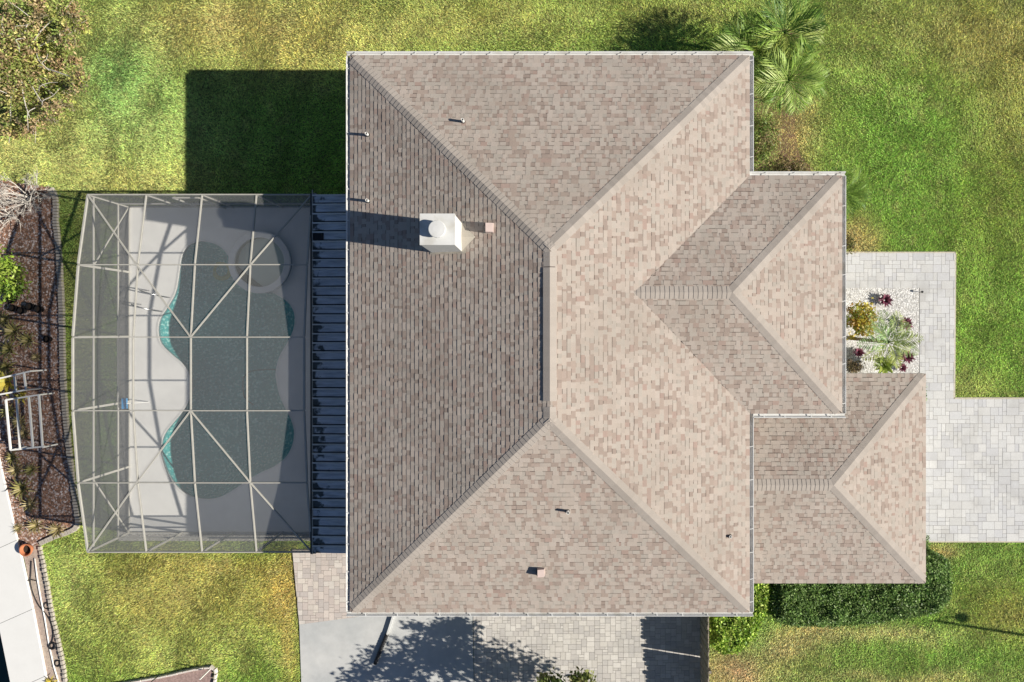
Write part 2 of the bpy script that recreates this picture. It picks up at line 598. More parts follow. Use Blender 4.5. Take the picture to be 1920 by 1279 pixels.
# ------------------------------------------------------------------ lawn: colour of the turf over the plot
G_GREEN = np.array([0.112, 0.182, 0.034])
TURF = 2.75
BLOBS = [  # px, py, rx, ry, colour, weight
    (250, 240, 170, 130, (0.190, 0.225, 0.080), .9), (225, 115, 85, 85, (0.085, 0.185, 0.055), .95),
    (450, 40, 260, 80, (0.225, 0.195, 0.075), .9), (600, 100, 120, 60, (0.25, 0.215, 0.075), .6),
    (250, 340, 120, 40, (0.255, 0.235, 0.09), .7), (900, 40, 220, 60, (0.215, 0.205, 0.070), .8),
    (1010, 80, 90, 25, (0.150, 0.180, 0.050), .6), (1150, 40, 80, 50, (0.15, 0.185, 0.05), .6),
    (1290, 20, 160, 40, (0.20, 0.19, 0.065), .6), (1620, 60, 150, 90, (0.185, 0.195, 0.065), .7),
    (1850, 90, 160, 130, (0.225, 0.185, 0.07), .8), (1560, 260, 60, 90, (0.175, 0.20, 0.06), .6),
    (1700, 250, 140, 130, (0.118, 0.195, 0.037), .8), (1890, 260, 60, 150, (0.20, 0.195, 0.06), .6),
    (1880, 420, 120, 100, (0.13, 0.17, 0.035), .6), (1850, 650, 90, 110, (0.135, 0.195, 0.040), .7),
    (1820, 730, 80, 30, (0.22, 0.22, 0.08), .6),
    (150, 480, 30, 200, (0.15, 0.16, 0.055), .8), (140, 780, 30, 250, (0.15, 0.16, 0.05), .8),
    (330, 1120, 260, 110, (0.182, 0.165, 0.052), .95), (130, 1100, 50, 120, (0.19, 0.225, 0.07), .7),
    (300, 1230, 160, 40, (0.20, 0.215, 0.065), .7), (480, 1120, 60, 60, (0.20, 0.19, 0.05), .5),
    (520, 1100, 38, 60, (0.235, 0.165, 0.052), .7), (545, 1200, 24, 110, (0.23, 0.18, 0.06), .7),
    (400, 1060, 160, 20, (0.21, 0.17, 0.055), .5),
    (1850, 1050, 90, 50, (0.115, 0.165, 0.04), .8), (1890, 1150, 80, 60, (0.215, 0.19, 0.060), .7),
    (1770, 1025, 30, 14, (0.30, 0.235, 0.115), .8), (1480, 1215, 60, 45, (0.315, 0.255, 0.135), .85),
    (1540, 1180, 50, 14, (0.30, 0.25, 0.12), .8), (1380, 1258, 60, 34, (0.235, 0.165, 0.10), .95),
    (1640, 1195, 130, 14, (0.285, 0.265, 0.125), .75), (1620, 1240, 130, 22, (0.120, 0.165, 0.04), .8),
    (1700, 1272, 160, 14, (0.27, 0.235, 0.11), .75), (1430, 1180, 30, 40, (0.13, 0.18, 0.05), .7),
    (1480, 260, 40, 90, (0.26, 0.205, 0.10), .9), (1600, 450, 30, 40, (0.27, 0.20, 0.10), .8),
    (40, 150, 110, 150, (0.20, 0.165, 0.075), .8), (40, 320, 80, 50, (0.22, 0.215, 0.085), .6),
]


def vnoise(x, y, s, seed):
    """smooth value noise"""
    r = np.random.default_rng(seed)
    T = r.random((64, 64))
    u, v = x * s, y * s
    iu, iv = np.floor(u).astype(int), np.floor(v).astype(int)
    fu, fv = u - iu, v - iv
    fu, fv = fu * fu * (3 - 2 * fu), fv * fv * (3 - 2 * fv)
    g = lambda a, b: T[a % 64, b % 64]
    return (g(iu, iv) * (1 - fu) + g(iu + 1, iv) * fu) * (1 - fv) + (g(iu, iv + 1) * (1 - fu) + g(iu + 1, iv + 1) * fu) * fv


def turf(x, y):
    x, y = np.asarray(x, float), np.asarray(y, float)
    k = FPX / CAM_Z
    px, py = x * k + CX, CY - y * k
    c = np.broadcast_to(G_GREEN, x.shape + (3,)).copy()
    # uneven edges for the patches
    wx = (vnoise(x, y, 0.55, 1) - .5) * 90 + (vnoise(x, y, 2.1, 2) - .5) * 40
    wy = (vnoise(x, y, 0.6, 3) - .5) * 70 + (vnoise(x, y, 2.3, 4) - .5) * 30
    for bx, by, rx, ry, col, wgt in BLOBS:
        d = ((px + wx * .5 - bx) / rx) ** 2 + ((py + wy * .4 - by) / ry) ** 2
        a = (wgt * np.exp(-d * 0.8))[..., None]
        c = c * (1 - a) + np.array(col) * a
    # mower tracks (arcs about the house corner) and mottling
    r = np.hypot(px - 1440, (py - 480) * 1.05)
    band = np.sin(r / 13.0 + vnoise(x, y, .4, 8) * 4) * 0.5 * np.clip((r - 200) / 200, 0, 1)
    m = 0.86 + 0.40 * vnoise(x, y, 1.4, 5) * 0.35 + 0.32 * vnoise(x, y, 4.5, 6) + band * 0.20
    c = c * m[..., None]
    t = np.clip((vnoise(x, y, 3.1, 9) - .62) * 2.5, 0, 1)[..., None] * .3
    return (c * (1 - t) + np.array([0.27, 0.225, 0.105]) * t) * TURF * np.array([0.98, 1.0, 0.95])


def blocked(x, y, polys=NOGRASS):
    r = np.zeros(x.shape, bool)
    for p in polys:
        r |= inpoly(x, y, p)
    return r


def build_lawn():
    c = 0.25
    gx, gy = np.arange(-27, 26.01, c), np.arange(-20, 19.01, c)
    nx, ny = len(gx), len(gy)
    X, Y = np.meshgrid(gx, gy, indexing='ij')
    Z = (vnoise(X, Y, 0.35, 21) - .5) * 0.03 - 0.005
    v = np.stack([X, Y, Z], -1).reshape(-1, 3)
    i, j = np.meshgrid(np.arange(nx - 1), np.arange(ny - 1), indexing='ij')
    a = i * ny + j
    f = np.stack([a, a + ny, a + ny + 1, a + 1], -1).reshape(-1, 4)
    mx, my = (X[:-1, :-1] + c / 2).ravel(), (Y[:-1, :-1] + c / 2).ravel()
    seamid = [W2((a_[0] + b_[0]) / 2, (a_[1] + b_[1]) / 2) for a_, b_ in zip(CAP_L, CAP_R)]
    line_y = np.array([p[1] for p in seamid])[::-1]
    line_x = np.array([p[0] for p in seamid])[::-1]
    sx = np.interp(my, line_y, line_x)
    keep = ~((mx > -15.6) & (mx < -6.2) & (my > -7.2) & (my < 4.5)) & (mx > sx)
    f, mx, my = f[keep], mx[keep], my[keep]
    cols = turf(mx, my) * 0.25  # sheet darkened to paint in the shaded gaps between the grass blades
    o = link('lawn', np_mesh('lawn', v, f, cols), M_lawn)
    tag(o, 'mown lawn with green and straw yellow patches around the house', 'lawn', kind='structure')
    b = MB()
    g = tuple(G_GREEN * .8)
    b.face([(26, -500, -.02), (600, -500, -.02), (600, 500, -.02), (26, 500, -.02)], g)
    b.face([(-27, 19, -.02), (26, 19, -.02), (26, 500, -.02), (-27, 500, -.02)], g)
    b.face([(-16, -500, -.02), (26, -500, -.02), (26, -20, -.02), (-16, -20, -.02)], g)
    tag(b.build('ground', M_lawn), 'flat green land reaching away beyond the lawn', 'ground', kind='structure')
    w = MB()
    w.face([(-600, -500, -1.1), (-15, -500, -1.1), (-15, 500, -1.1), (-600, 500, -1.1)])
    tag(w.build('canal_water', M_canal), 'dark green water beyond the white seawall', 'water', kind='structure')


def build_grass():
    def scatter(x0, x1, y0, y1, n):
        return rng.uniform(x0, x1, n), rng.uniform(y0, y1, n)
    fx0, fx1, fy0, fy1 = -21.6, 18.6, -13.8, 13.3
    area = (fx1 - fx0) * (fy1 - fy0)
    x, y = scatter(fx0, fx1, fy0, fy1, int(area * 2250))
    xo, yo = scatter(-26, 24, -18, 17.5, int(50 * 35.5 * 500))
    m = ~((xo > fx0) & (xo < fx1) & (yo > fy0) & (yo < fy1))
    x, y = np.concatenate([x, xo[m]]), np.concatenate([y, yo[m]])
    k = ~blocked(x, y)
    # turf stops short under shrubs and thins in the worn spots
    x, y = x[k], y[k]
    n = len(x)
    z = (vnoise(x, y, 0.35, 21) - .5) * 0.03 - 0.008
    col = turf(x, y) * rng.uniform(0.35, 1.8, n)[:, None]
    col[:, 0] *= rng.uniform(0.82, 1.2, n)
    dry = rng.random(n) < 0.05
    col[dry] = np.array([0.50, 0.42, 0.21]) * rng.uniform(.6, 1.1, dry.sum())[:, None]
    clump = vnoise(x, y, 6.5, 31)
    h = (0.028 + 0.045 * rng.random(n) ** 1.5) * (0.7 + 0.6 * clump)
    ang = rng.uniform(0, 2 * np.pi, n) * 0.75 + vnoise(x, y, 0.8, 33) * 5
    lean = rng.uniform(0.7, 2.0, n) * h
    wv = rng.uniform(0.005, 0.014, n)
    ca, sa = np.cos(ang), np.sin(ang)
    v = np.empty((n, 3, 3))
    v[:, 0] = np.stack([x - sa * wv, y + ca * wv, z], -1)
    v[:, 1] = np.stack([x + sa * wv, y - ca * wv, z], -1)
    v[:, 2] = np.stack([x + ca * lean, y + sa * lean, z + h], -1)
    o = link('grass', np_mesh('grass', v.reshape(-1, 3), np.arange(3 * n).reshape(-1, 3), col), M_grass)
    tag(o, 'short coarse turf grass covering the lawn', 'grass', kind='stuff')


build_lawn()
build_grass()


# ------------------------------------------------------------------ paved surfaces
def flat(name, poly, z, mat, label, cat, thick=0.12):
    poly = [p[:2] for p in poly]
    b = MB()
    b.prism(ccw(poly), z - thick, z)
    return tag(b.build(name, mat), label, cat, kind='structure')


def pavers(name, polys, unit, sizes, palette, label, cat, z=0.055, limit=290, focus=(0, 0), edge=None):
    root = empty(name, (0, 0, 0), label, cat)
    root['kind'] = 'structure'
    base = MB()
    for p in polys:
        base.prism(p, -0.10, z - 0.012)
    base.build('paver_bed', M_joint, root)
    pieces = []
    taken = set()
    for p in polys:
        xs, ys = [q[0] for q in p], [q[1] for q in p]
        i0, i1 = math.floor(min(xs) / unit), math.ceil(max(xs) / unit)
        j0, j1 = math.floor(min(ys) / unit), math.ceil(max(ys) / unit)
        for j in range(j0, j1):
            for i in range(i0, i1):
                if (i, j) in taken:
                    continue
                opts = sizes[:]
                random.shuffle(opts)
                for (a, b) in opts + [(1, 1)]:
                    cells = [(i + di, j + dj) for di in range(a) for dj in range(b)]
                    if not any(c in taken for c in cells):
                        break
                taken.update(cells)
                g = 0.005
                q = [(i * unit + g, j * unit + g), ((i + a) * unit - g, j * unit + g), ((i + a) * unit - g, (j + b) * unit - g), (i * unit + g, (j + b) * unit - g)]
                for pp in polys:
                    r = clip_convex(q, pp)
                    if len(r) >= 3:
                        ar = abs(sum(r[t - 1][0] * r[t][1] - r[t][0] * r[t - 1][1] for t in range(len(r)))) / 2
                        if ar > 0.003:
                            pieces.append(r)
    def vis(r):
        cx, cy = sum(q[0] for q in r) / len(r), sum(q[1] for q in r) / len(r)
        return math.hypot(cx - focus[0], cy - focus[1])
    pieces.sort(key=vis)
    rest = MB()
    for n, r in enumerate(pieces):
        col = np.array(random.choice(palette)) * random.uniform(0.95, 1.05)
        zt = z + random.uniform(-0.003, 0.003)
        b = MB() if n < limit else rest
        b.prism(r, z - 0.05, zt, tuple(col))
        if n < limit:
            b.build('paver', M_paver, root)
    if rest.v:
        o = rest.build('pavers', M_paver, root)
        o['kind'] = 'stuff'
    return root


flat('concrete_slab', SLAB, 0.045, M_concrete, 'smooth pale grey concrete slab beside the paver patio', 'slab')
PAL_GREY = [(0.585, 0.585, 0.585), (0.60, 0.60, 0.595), (0.57, 0.57, 0.575), (0.625, 0.62, 0.61), (0.58, 0.575, 0.565), (0.545, 0.545, 0.555)]
PAL_PINK = [(0.60, 0.53, 0.48), (0.55, 0.48, 0.44), (0.62, 0.56, 0.50), (0.50, 0.45, 0.42), (0.63, 0.58, 0.53)]
PAL_PATIO = [(0.56, 0.53, 0.49), (0.60, 0.57, 0.53), (0.50, 0.475, 0.45), (0.62, 0.59, 0.55), (0.53, 0.50, 0.47)]
pavers('paver_path', [PATH], 0.10, [(2, 2), (3, 2), (2, 3), (2, 1)], PAL_PINK, 'pinkish paver path between lawn and house corner', 'path', focus=W2(610, 1090))
pavers('paver_patio', [PATIO], 0.10, [(2, 2), (3, 2), (2, 3), (2, 2), (2, 1)], PAL_PATIO, 'cream paver patio along the lower eave', 'patio', focus=W2(1060, 1190))
pavers('walkway', [WALK1, WALK2], 0.155, [(2, 1), (2, 2), (1, 2), (2, 2), (3, 2), (1, 1)], PAL_GREY, 'pale grey paver walkway around the white gravel bed', 'walkway', focus=W2(1740, 560))
pavers('driveway', [DRIVE], 0.155, [(2, 1), (2, 2), (1, 2), (2, 2), (3, 2), (1, 1)], PAL_GREY, 'pale grey paver driveway in front of the garage', 'driveway', focus=W2(1800, 880))

# sandy concrete haunching along the outer paver edges
hb = MB()
for a, b in (((1586, 474), (1790.5, 474)), ((1790.5, 474), (1788.5, 747)), ((1788.5, 747), (2130, 747)), ((1737, 1015), (2130, 1015))):
    hb.bar(W(*a, 0.02), W(*b, 0.02), 0.07, 0.06)
tag(hb.build('paver_edge_restraint', pmat('edge_concrete', (0.55, 0.50, 0.41), rough=1, var=.2, scale=12)), 'narrow sandy concrete edge along driveway and walkway', 'edging', kind='structure')


# ------------------------------------------------------------------ house
house = empty('house', (0, 0, 0), 'single storey house with large beige hip shingle roof and white gutters', 'house')

wb = MB()
for r, zt in ((HOUSE_RECTS[0], Z0 - .2), (HOUSE_RECTS[1], Z0 - .21), (HOUSE_RECTS[2], ZG - .17)):
    wb.box(r[0], r[1], r[2], r[3], -0.3, zt)
wb.build('wall', M_stucco, house)
# openings in the walls
def opening(name, c, w, h, axis, out, mat):
    b = MB()
    x, y, z = c
    t = 0.03
    if axis == 'x':
        b.box(x - t, x + t, y - w / 2, y + w / 2, z - h / 2, z + h / 2)
    else:
        b.box(x - w / 2, x + w / 2, y - t, y + t, z - h / 2, z + h / 2)
    return b.build(name, mat, house)


M_glass = pmat('window_glass', (0.03, 0.04, 0.05), rough=0.08, var=0)
opening('garage_door', (X2 - .45, (YG0 + YG1) / 2, 1.1), 4.8, 2.2, 'x', 1, M_white)
opening('window', (X1 - .5, 2.6, 1.5), 1.6, 1.3, 'x', 1, M_glass)
opening('door', (X1 - .5, -0.2, 1.05), 1.0, 2.1, 'x', 1, M_wood)
opening('window', (-2.5, -B + .5, 1.5), 1.5, 1.2, 'y', -1, M_glass)
opening('window', (2.8, -B + .5, 1.5), 1.5, 1.2, 'y', -1, M_glass)
opening('window', (-2.0, B - .5, 1.5), 1.5, 1.2, 'y', 1, M_glass)
opening('window', (3.0, B - .5, 1.5), 1.5, 1.2, 'y', 1, M_glass)
opening('sliding_door', (-A + .5, -1.5, 1.1), 3.6, 2.15, 'x', -1, M_glass)

KS = math.sqrt(1 + S * S)
HW = (YW1 - YW0) / 2
HG = (YG1 - YG0) / 2
XG0 = 5.70
ZR, ZRW, ZRG = Z0 + S * A, Z0 + S * HW, ZG + S * HG
YWR, YGR = (YW0 + YW1) / 2, (YG0 + YG1) / 2

# roof decks (under the shingles) with soffits
D = 0.02
rb = MB()
zz = lambda p: (p[0], p[1], p[2] - D)
e = [(-A, -B, Z0), (A, -B, Z0), (A, B, Z0), (-A, B, Z0)]
r0, r1 = (0, -(B - A), ZR), (0, B - A, ZR)
wv = (A - HW, YWR, ZRW)
ve0, ve1 = (A, YW0, Z0), (A, YW1, Z0)
for f in ([e[0], e[1], r0], [e[2], e[3], r1], [e[3], e[0], r0, r1], [e[1], ve0, wv, r0], [r0, wv, r1], [wv, ve1, e[2], r1]):
    rb.face([zz(p) for p in f])
wa = (X1 - HW, YWR, ZRW)
for f in ([ve0, (X1, YW0, Z0), wa, wv], [(X1, YW1, Z0), ve1, wv, wa], [(X1, YW0, Z0), (X1, YW1, Z0), wa]):
    rb.face([zz(p) for p in f])
for x0, x1, y0, y1 in ((-A, A, -B, B), (A, X1, YW0, YW1)):
    rb.face([(x0, y0, Z0 - .19), (x0, y1, Z0 - .19), (x1, y1, Z0 - .19), (x1, y0, Z0 - .19)])
roof = rb.build('roof', M_roofdeck, house)
gb = MB()
ga, gl = (X2 - HG, YGR, ZRG), (XG0, YGR, ZRG)
c0, c1, c2, c3 = (XG0, YG0, ZG), (X2, YG0, ZG), (X2, YG1, ZG), (XG0, YG1, ZG)
for f in ([c0, c1, ga, gl], [c2, c3, gl, ga], [c1, c2, ga]):
    gb.face([zz(p) for p in f])
gb.face([(XG0, YG0, ZG - .16), (XG0, YG1, ZG - .16), (X2, YG1, ZG - .16), (X2, YG0, ZG - .16)])
garage_roof = gb.build('garage_roof', M_roofdeck, house)
# fascia boards
fb = MB()
for x0, y0, x1, y1 in ((-A, -B, A, -B), (-A, B, A, B), (-A, -B, -A, B), (A, -B, A, YW0), (A, YW1, A, B), (A, YW0, X1, YW0), (A, YW1, X1, YW1), (X1, YW0, X1, YW1)):
    fb.bar((x0, y0, Z0 - .115), (x1, y1, Z0 - .115), 0.03, 0.17)
for x0, y0, x1, y1 in ((XG0, YG0, X2, YG0), (X2, YG0, X2, YG1), (XG0, YG1, X2, YG1)):
    fb.bar((x0, y0, ZG - .10), (x1, y1, ZG - .10), 0.03, 0.15)
fb.build('fascia', M_white, house)

SH_PAL = [((0.412, 0.368, 0.325), 34), ((0.428, 0.386, 0.345), 26), ((0.40, 0.372, 0.332), 22), ((0.335, 0.277, 0.240), 14),
          ((0.300, 0.248, 0.216), 9), ((0.365, 0.302, 0.265), 12), ((0.345, 0.262, 0.228), 3)]
SH_C = [np.array(c) * .87 + np.array([.415, .37, .323]) * .13 for c, w in SH_PAL]
SH_W = [w for c, w in SH_PAL]
EXPO = 0.140


def shingle_face(O, u, v, pieces, hmax, out, seed):
    """courses of laminated shingles on one roof plane; pieces: list of (Lfun, Rfun) of horizontal depth h"""
    rnd = random.Random(seed)
    O, u, v = Vector(O), Vector(u), Vector(v).normalized()
    n = u.cross(v).normalized()
    nb = int(math.ceil(hmax * KS / EXPO))
    prev_dark = []
    for k in range(nb):
        b0 = k * EXPO
        b1 = min((k + 1) * EXPO, hmax * KS)
        h0, h1 = b0 / KS, b1 / KS
        for (Lf, Rf, hlo, hhi) in pieces:
            if h0 >= hhi or h1 <= hlo:
                continue
            ha, hb2 = max(h0, hlo), min(h1, hhi)
            ba, bb = ha * KS, hb2 * KS
            L0, R0, L1, R1 = Lf(ha), Rf(ha), Lf(hb2), Rf(hb2)
            lo, hi = min(L0, L1), max(R0, R1)
            a = lo - rnd.uniform(0, 0.3)
            raised = rnd.random() < 0.5
            while a < hi:
                wd = rnd.uniform(0.10, 0.22) if raised else rnd.uniform(0.06, 0.15)
                if rnd.random() < .14:
                    wd *= 1.5
                a2 = a + wd
                p = [(min(max(a, L0), R0), ba), (min(max(a2, L0), R0), ba), (min(max(a2, L1), R1), bb), (min(max(a, L1), R1), bb)]
                if (p[1][0] - p[0][0]) + (p[2][0] - p[3][0]) > 0.03:
                    t = 0.014 + rnd.uniform(-.002, .003) if raised else 0.009
                    base = rnd.choices(SH_C, SH_W)[0] * rnd.uniform(1.0, 1.10) * np.array([1.01, .968, .955])
                    if not raised:
                        base = base * 0.95
                    drop = 0.012 if k == 0 else 0.0
                    vs = [O + u * x + v * (y - (drop if i < 2 else 0)) + n * (t if i < 2 else 0.002 + t * .15) for i, (x, y) in enumerate(p)]
                    vb = [O + u * x + v * (y - (drop if i < 2 else 0)) - n * (0.010 + (0.012 if k == 0 else 0)) for i, (x, y) in enumerate(p)]
                    out.append((vs, vb, tuple(base), rnd.uniform(.40, .75) if rnd.random() < (.92 if not raised else .15) else 0))
                a = a2
                raised = not raised if rnd.random() < .85 else raised
    return out


def tab_mesh(b, t):
    vs, vb, c, band = t
    if band:
        k = 0.80
        m0, m1 = vs[0].lerp(vs[3], k), vs[1].lerp(vs[2], k)
        i = len(b.v)
        b.add(vs + vb + [m0, m1], [(0, 1, 9, 8), (4, 5, 1, 0), (5, 6, 2, 1), (7, 4, 0, 3)], c)
        b.f.append((i + 8, i + 9, i + 2, i + 3))
        b.c.append(tuple(x * band for x in c))
    else:
        b.add(vs + vb, [(0, 1, 2, 3), (4, 5, 1, 0), (5, 6, 2, 1), (7, 4, 0, 3)], c)


INF = 1e9
main_tabs, gar_tabs = [], []
HC = math.ceil(HW * KS / EXPO) * EXPO / KS - 1e-6
shingle_face((-A, B, Z0), (0, -1, 0), (1, 0, S), [(lambda h: h, lambda h: 2 * B - h, 0, INF)], A, main_tabs, 1)
shingle_face((A, B, Z0), (-1, 0, 0), (0, -1, S), [(lambda h: h, lambda h: 2 * A - h, 0, INF)], A, main_tabs, 2)
shingle_face((-A, -B, Z0), (1, 0, 0), (0, 1, S), [(lambda h: h, lambda h: 2 * A - h, 0, INF)], A, main_tabs, 3)
shingle_face((A, -B, Z0), (0, 1, 0), (-1, 0, S),
             [(lambda h: h, lambda h: YW0 + B + min(h, HW), 0, HC), (lambda h: YW1 + B - min(h, HW), lambda h: 2 * B - h, 0, HC), (lambda h: h, lambda h: 2 * B - h, HC, INF)], A, main_tabs, 4)
shingle_face((X1, YW1, Z0), (-1, 0, 0), (0, -1, S), [(lambda h: h, lambda h: X1 - A + h, 0, INF)], HW, main_tabs, 5)
shingle_face((0, YW0, Z0), (1, 0, 0), (0, 1, S), [(lambda h: A - h, lambda h: X1 - h, 0, INF)], HW, main_tabs, 6)
shingle_face((X1, YW0, Z0), (0, 1, 0), (-1, 0, S), [(lambda h: h, lambda h: 2 * HW - h, 0, INF)], HW, main_tabs, 7)
shingle_face((X2, YG1, ZG), (-1, 0, 0), (0, -1, S), [(lambda h: h, lambda h: X2 - XG0, 0, INF)], HG, gar_tabs, 8)
shingle_face((XG0, YG0, ZG), (1, 0, 0), (0, 1, S), [(lambda h: 0, lambda h: X2 - XG0 - h, 0, INF)], HG, gar_tabs, 9)
shingle_face((X2, YG0, ZG), (0, 1, 0), (-1, 0, S), [(lambda h: h, lambda h: 2 * HG - h, 0, INF)], HG, gar_tabs, 10)


def tab_size(t):
    vs = t[0]
    return ((vs[1] - vs[0]).length + (vs[2] - vs[3]).length) * (0.5 + 0.5 * ((vs[0].z - Z0) / (ZR - Z0)) ** 2)


order = sorted(main_tabs, key=lambda t: -tab_size(t))
for t in order[:295]:
    b = MB()
    tab_mesh(b, t)
    b.build('shingle', M_shingle, roof)
b = MB()
for t in order[295:]:
    tab_mesh(b, t)
b.build('shingles', M_shingle, roof)['kind'] = 'stuff'
b = MB()
for t in gar_tabs:
    tab_mesh(b, t)
b.build('shingles', M_shingle, garage_roof)['kind'] = 'stuff'


def caps(P0, P1, n1, n2, parent, single, lift=0.0, seed=0):
    """cap shingles lapped up a hip or along a ridge from P0 to P1"""
    rnd = random.Random(seed)
    P0, P1 = Vector(P0), Vector(P1)
    d = (P1 - P0).normalized()
    n1, n2 = Vector(n1).normalized(), Vector(n2).normalized()
    up = (n1 + n2).normalized()
    s1, s2 = d.cross(n1).normalized(), d.cross(n2).normalized()
    if s1.dot(n2 - up) < 0:
        pass
    # outward along each plane
    mid = (n1 - n2)
    s1 = s1 if s1.dot(mid) > 0 else -s1
    s2 = s2 if s2.dot(-mid) > 0 else -s2
    L = (P1 - P0).length
    e = 0.142
    cnt = int(L / e)
    joined = MB()
    protos = []
    w = 0.19
    for q in range(5):
        col = tuple(np.array([0.415, 0.368, 0.328]) * rnd.uniform(.92, 1.06))
        m = MB()
        lo, hi = 0.021 + lift, 0.012 + lift
        vs = [s1 * w + n1 * lo, up * (lo + .004), s2 * w + n2 * lo,
              s1 * w + n1 * hi + d * e, up * (hi + .004) + d * e, s2 * w + n2 * hi + d * e,
              s1 * w - n1 * .01, -up * .01, s2 * w - n2 * .01,
              s1 * w - n1 * .01 + d * e, -up * .01 + d * e, s2 * w - n2 * .01 + d * e]
        fs = [(0, 1, 4, 3), (1, 2, 5, 4), (6, 7, 1, 0), (7, 8, 2, 1), (9, 6, 0, 3), (8, 11, 5, 2)]
        m.add(vs, fs, col)
        protos.append((m, m.mesh('cap_shingle') if single else None, col))
        if single:
            protos[-1][1].materials.append(M_shingle)
    for k in range(cnt):
        p = P0 + d * (k * e + (.13 if abs(d.z) > .05 else 0))
        m, me, col = rnd.choice(protos)
        if single:
            link('cap_shingle', me, M_shingle, parent, loc=p)
        else:
            joined.add([Vector(x) + p for x in m.v], m.f, col)
    if not single:
        joined.build('cap_shingles', M_shingle, parent)['kind'] = 'stuff'


NW, NE, NN, NS = (-S, 0, 1), (S, 0, 1), (0, S, 1), (0, -S, 1)
caps((-A, B, Z0), r1, NW, NN, roof, True, seed=1)
caps((A, B, Z0), r1, NN, NE, roof, True, seed=2)
caps((-A, -B, Z0), r0, NW, NS, roof, True, seed=3)
caps((A, -B, Z0), r0, NS, NE, roof, True, seed=4)
caps((X1, YW1, Z0), wa, NN, NE, roof, False, seed=6)
caps((X1, YW0, Z0), wa, NS, NE, roof, False, seed=7)
caps((A - HW - .1, YWR, ZRW), wa, NN, NS, roof, False, seed=8)
caps((X2, YG1, ZG), ga, NN, NE, garage_roof, False, seed=9)
caps((X2, YG0, ZG), ga, NS, NE, garage_roof, False, seed=10)
caps(gl, ga, NN, NS, garage_roof, False, seed=11)
# main ridge: a raised ridge vent, then caps over it
YV = 1.93
rv = MB()
for sx in (-1, 1):
    n = Vector((sx * S, 0, 1)).normalized()
    a0, a1 = Vector((0, -YV, ZR)), Vector((0, YV, ZR))
    s = Vector((sx, 0, -S)).normalized() * 0.15
    q = [a0 + n * .022, a1 + n * .022, a1 + s + n * .022, a0 + s + n * .022]
    lo = [p - n * .045 for p in q]
    rv.add(q + lo, [(0, 1, 2, 3), (3, 2, 6, 7), (0, 3, 7, 4), (1, 5, 6, 2)])
rv.build('ridge_vent', M_brownin, roof)
caps((0, -YV, ZR), (0, YV, ZR), NW, NE, roof, False, lift=0.022, seed=5)
caps((0, -(B - A) - .05, ZR), (0, -YV - .12, ZR), NW, NE, roof, False, seed=12)
caps((0, YV, ZR), (0, B - A - .05, ZR), NW, NE, roof, False, seed=13)


# gutters with hangers
def gutter(a, b, nrm, z, parent, hang, seed=0, w=0.14):
    """open trough from a to b; nrm points away from the house"""
    a, b, nr = Vector((*a, z)), Vector((*b, z)), Vector((*nrm, 0))
    m = MB()
    h = 0.115
    t = 0.012
    prof = [(0.012, -0.035), (0.012, -h), (w * .72, -h), (w * .82, -h * .55), (w, -h * .35), (w, -0.03),
            (w - t, -0.03), (w - t, -h * .33), (w * .82 - t, -h * .5), (w * .70 - t * .5, -h + t), (0.012 + t, -h + t), (0.012 + t, -0.035)]
    k = len(prof)
    vs = [a + nr * p[0] + Vector((0, 0, p[1])) for p in prof] + [b + nr * p[0] + Vector((0, 0, p[1])) for p in prof]
    fs = [(i, (i + 1) % k, k + (i + 1) % k, k + i) for i in range(k)] + [tuple(range(k)), tuple(range(2 * k - 1, k - 1, -1))]
    m.add(vs, fs)
    # rolled outer lip
    m.bar(a + nr * (w - .004) + Vector((0, 0, -.027)), b + nr * (w - .004) + Vector((0, 0, -.027)), 0.022, 0.014)
    g = m.build('gutter', M_white, parent)
    rnd = random.Random(seed)
    L = (b - a).length
    d = (b - a).normalized()
    x = rnd.uniform(.2, .6)
    while x < L - .1:
        hb = MB()
        p = a + d * x
        hb.bar(p + nr * .016 + Vector((0, 0, -.022)), p + nr * (w - .005) + d * .03 + Vector((0, 0, -.022)), 0.026, 0.01)
        hb.build('hanger', M_white, g)
        x += hang * rnd.uniform(.75, 1.2)


GO = 0.14
gutter((-A - GO, B), (A + GO, B), (0, 1), Z0, house, 0.85, 1)
gutter((-A - GO, -B), (A + GO, -B), (0, -1), Z0, house, 0.85, 2)
gutter((-A, -B), (-A, B), (-1, 0), Z0, house, 0.95, 3)
gutter((A, -B), (A, YW0), (1, 0), Z0, house, 0.9, 4)
gutter((A, YW1 + GO), (A, B), (1, 0), Z0, house, 0.9, 5)
gutter((A, YW1), (X1 + GO, YW1), (0, 1), Z0, house, 0.8, 6)
gutter((A + .12, YW0), (X1 + GO, YW0), (0, -1), Z0, house, 0.8, 7)
gutter((X1, YW0), (X1, YW1), (1, 0), Z0, house, 1.05, 8)
# downspouts at the corners
for (x, y) in ((-A + .42, B - .47), (A - .42, B - .47), (A - .42, -B + .47), (-A + .45, -B + .47)):
    d = MB()
    d.box(x - .04, x + .04, y - .04, y + .04, 0.05, Z0 - .2)
    d.build('downspout', M_white, house)


def roof_z(x, y):
    hx, hy = A - abs(x), B - abs(y)
    return Z0 + S * min(hx, hy)


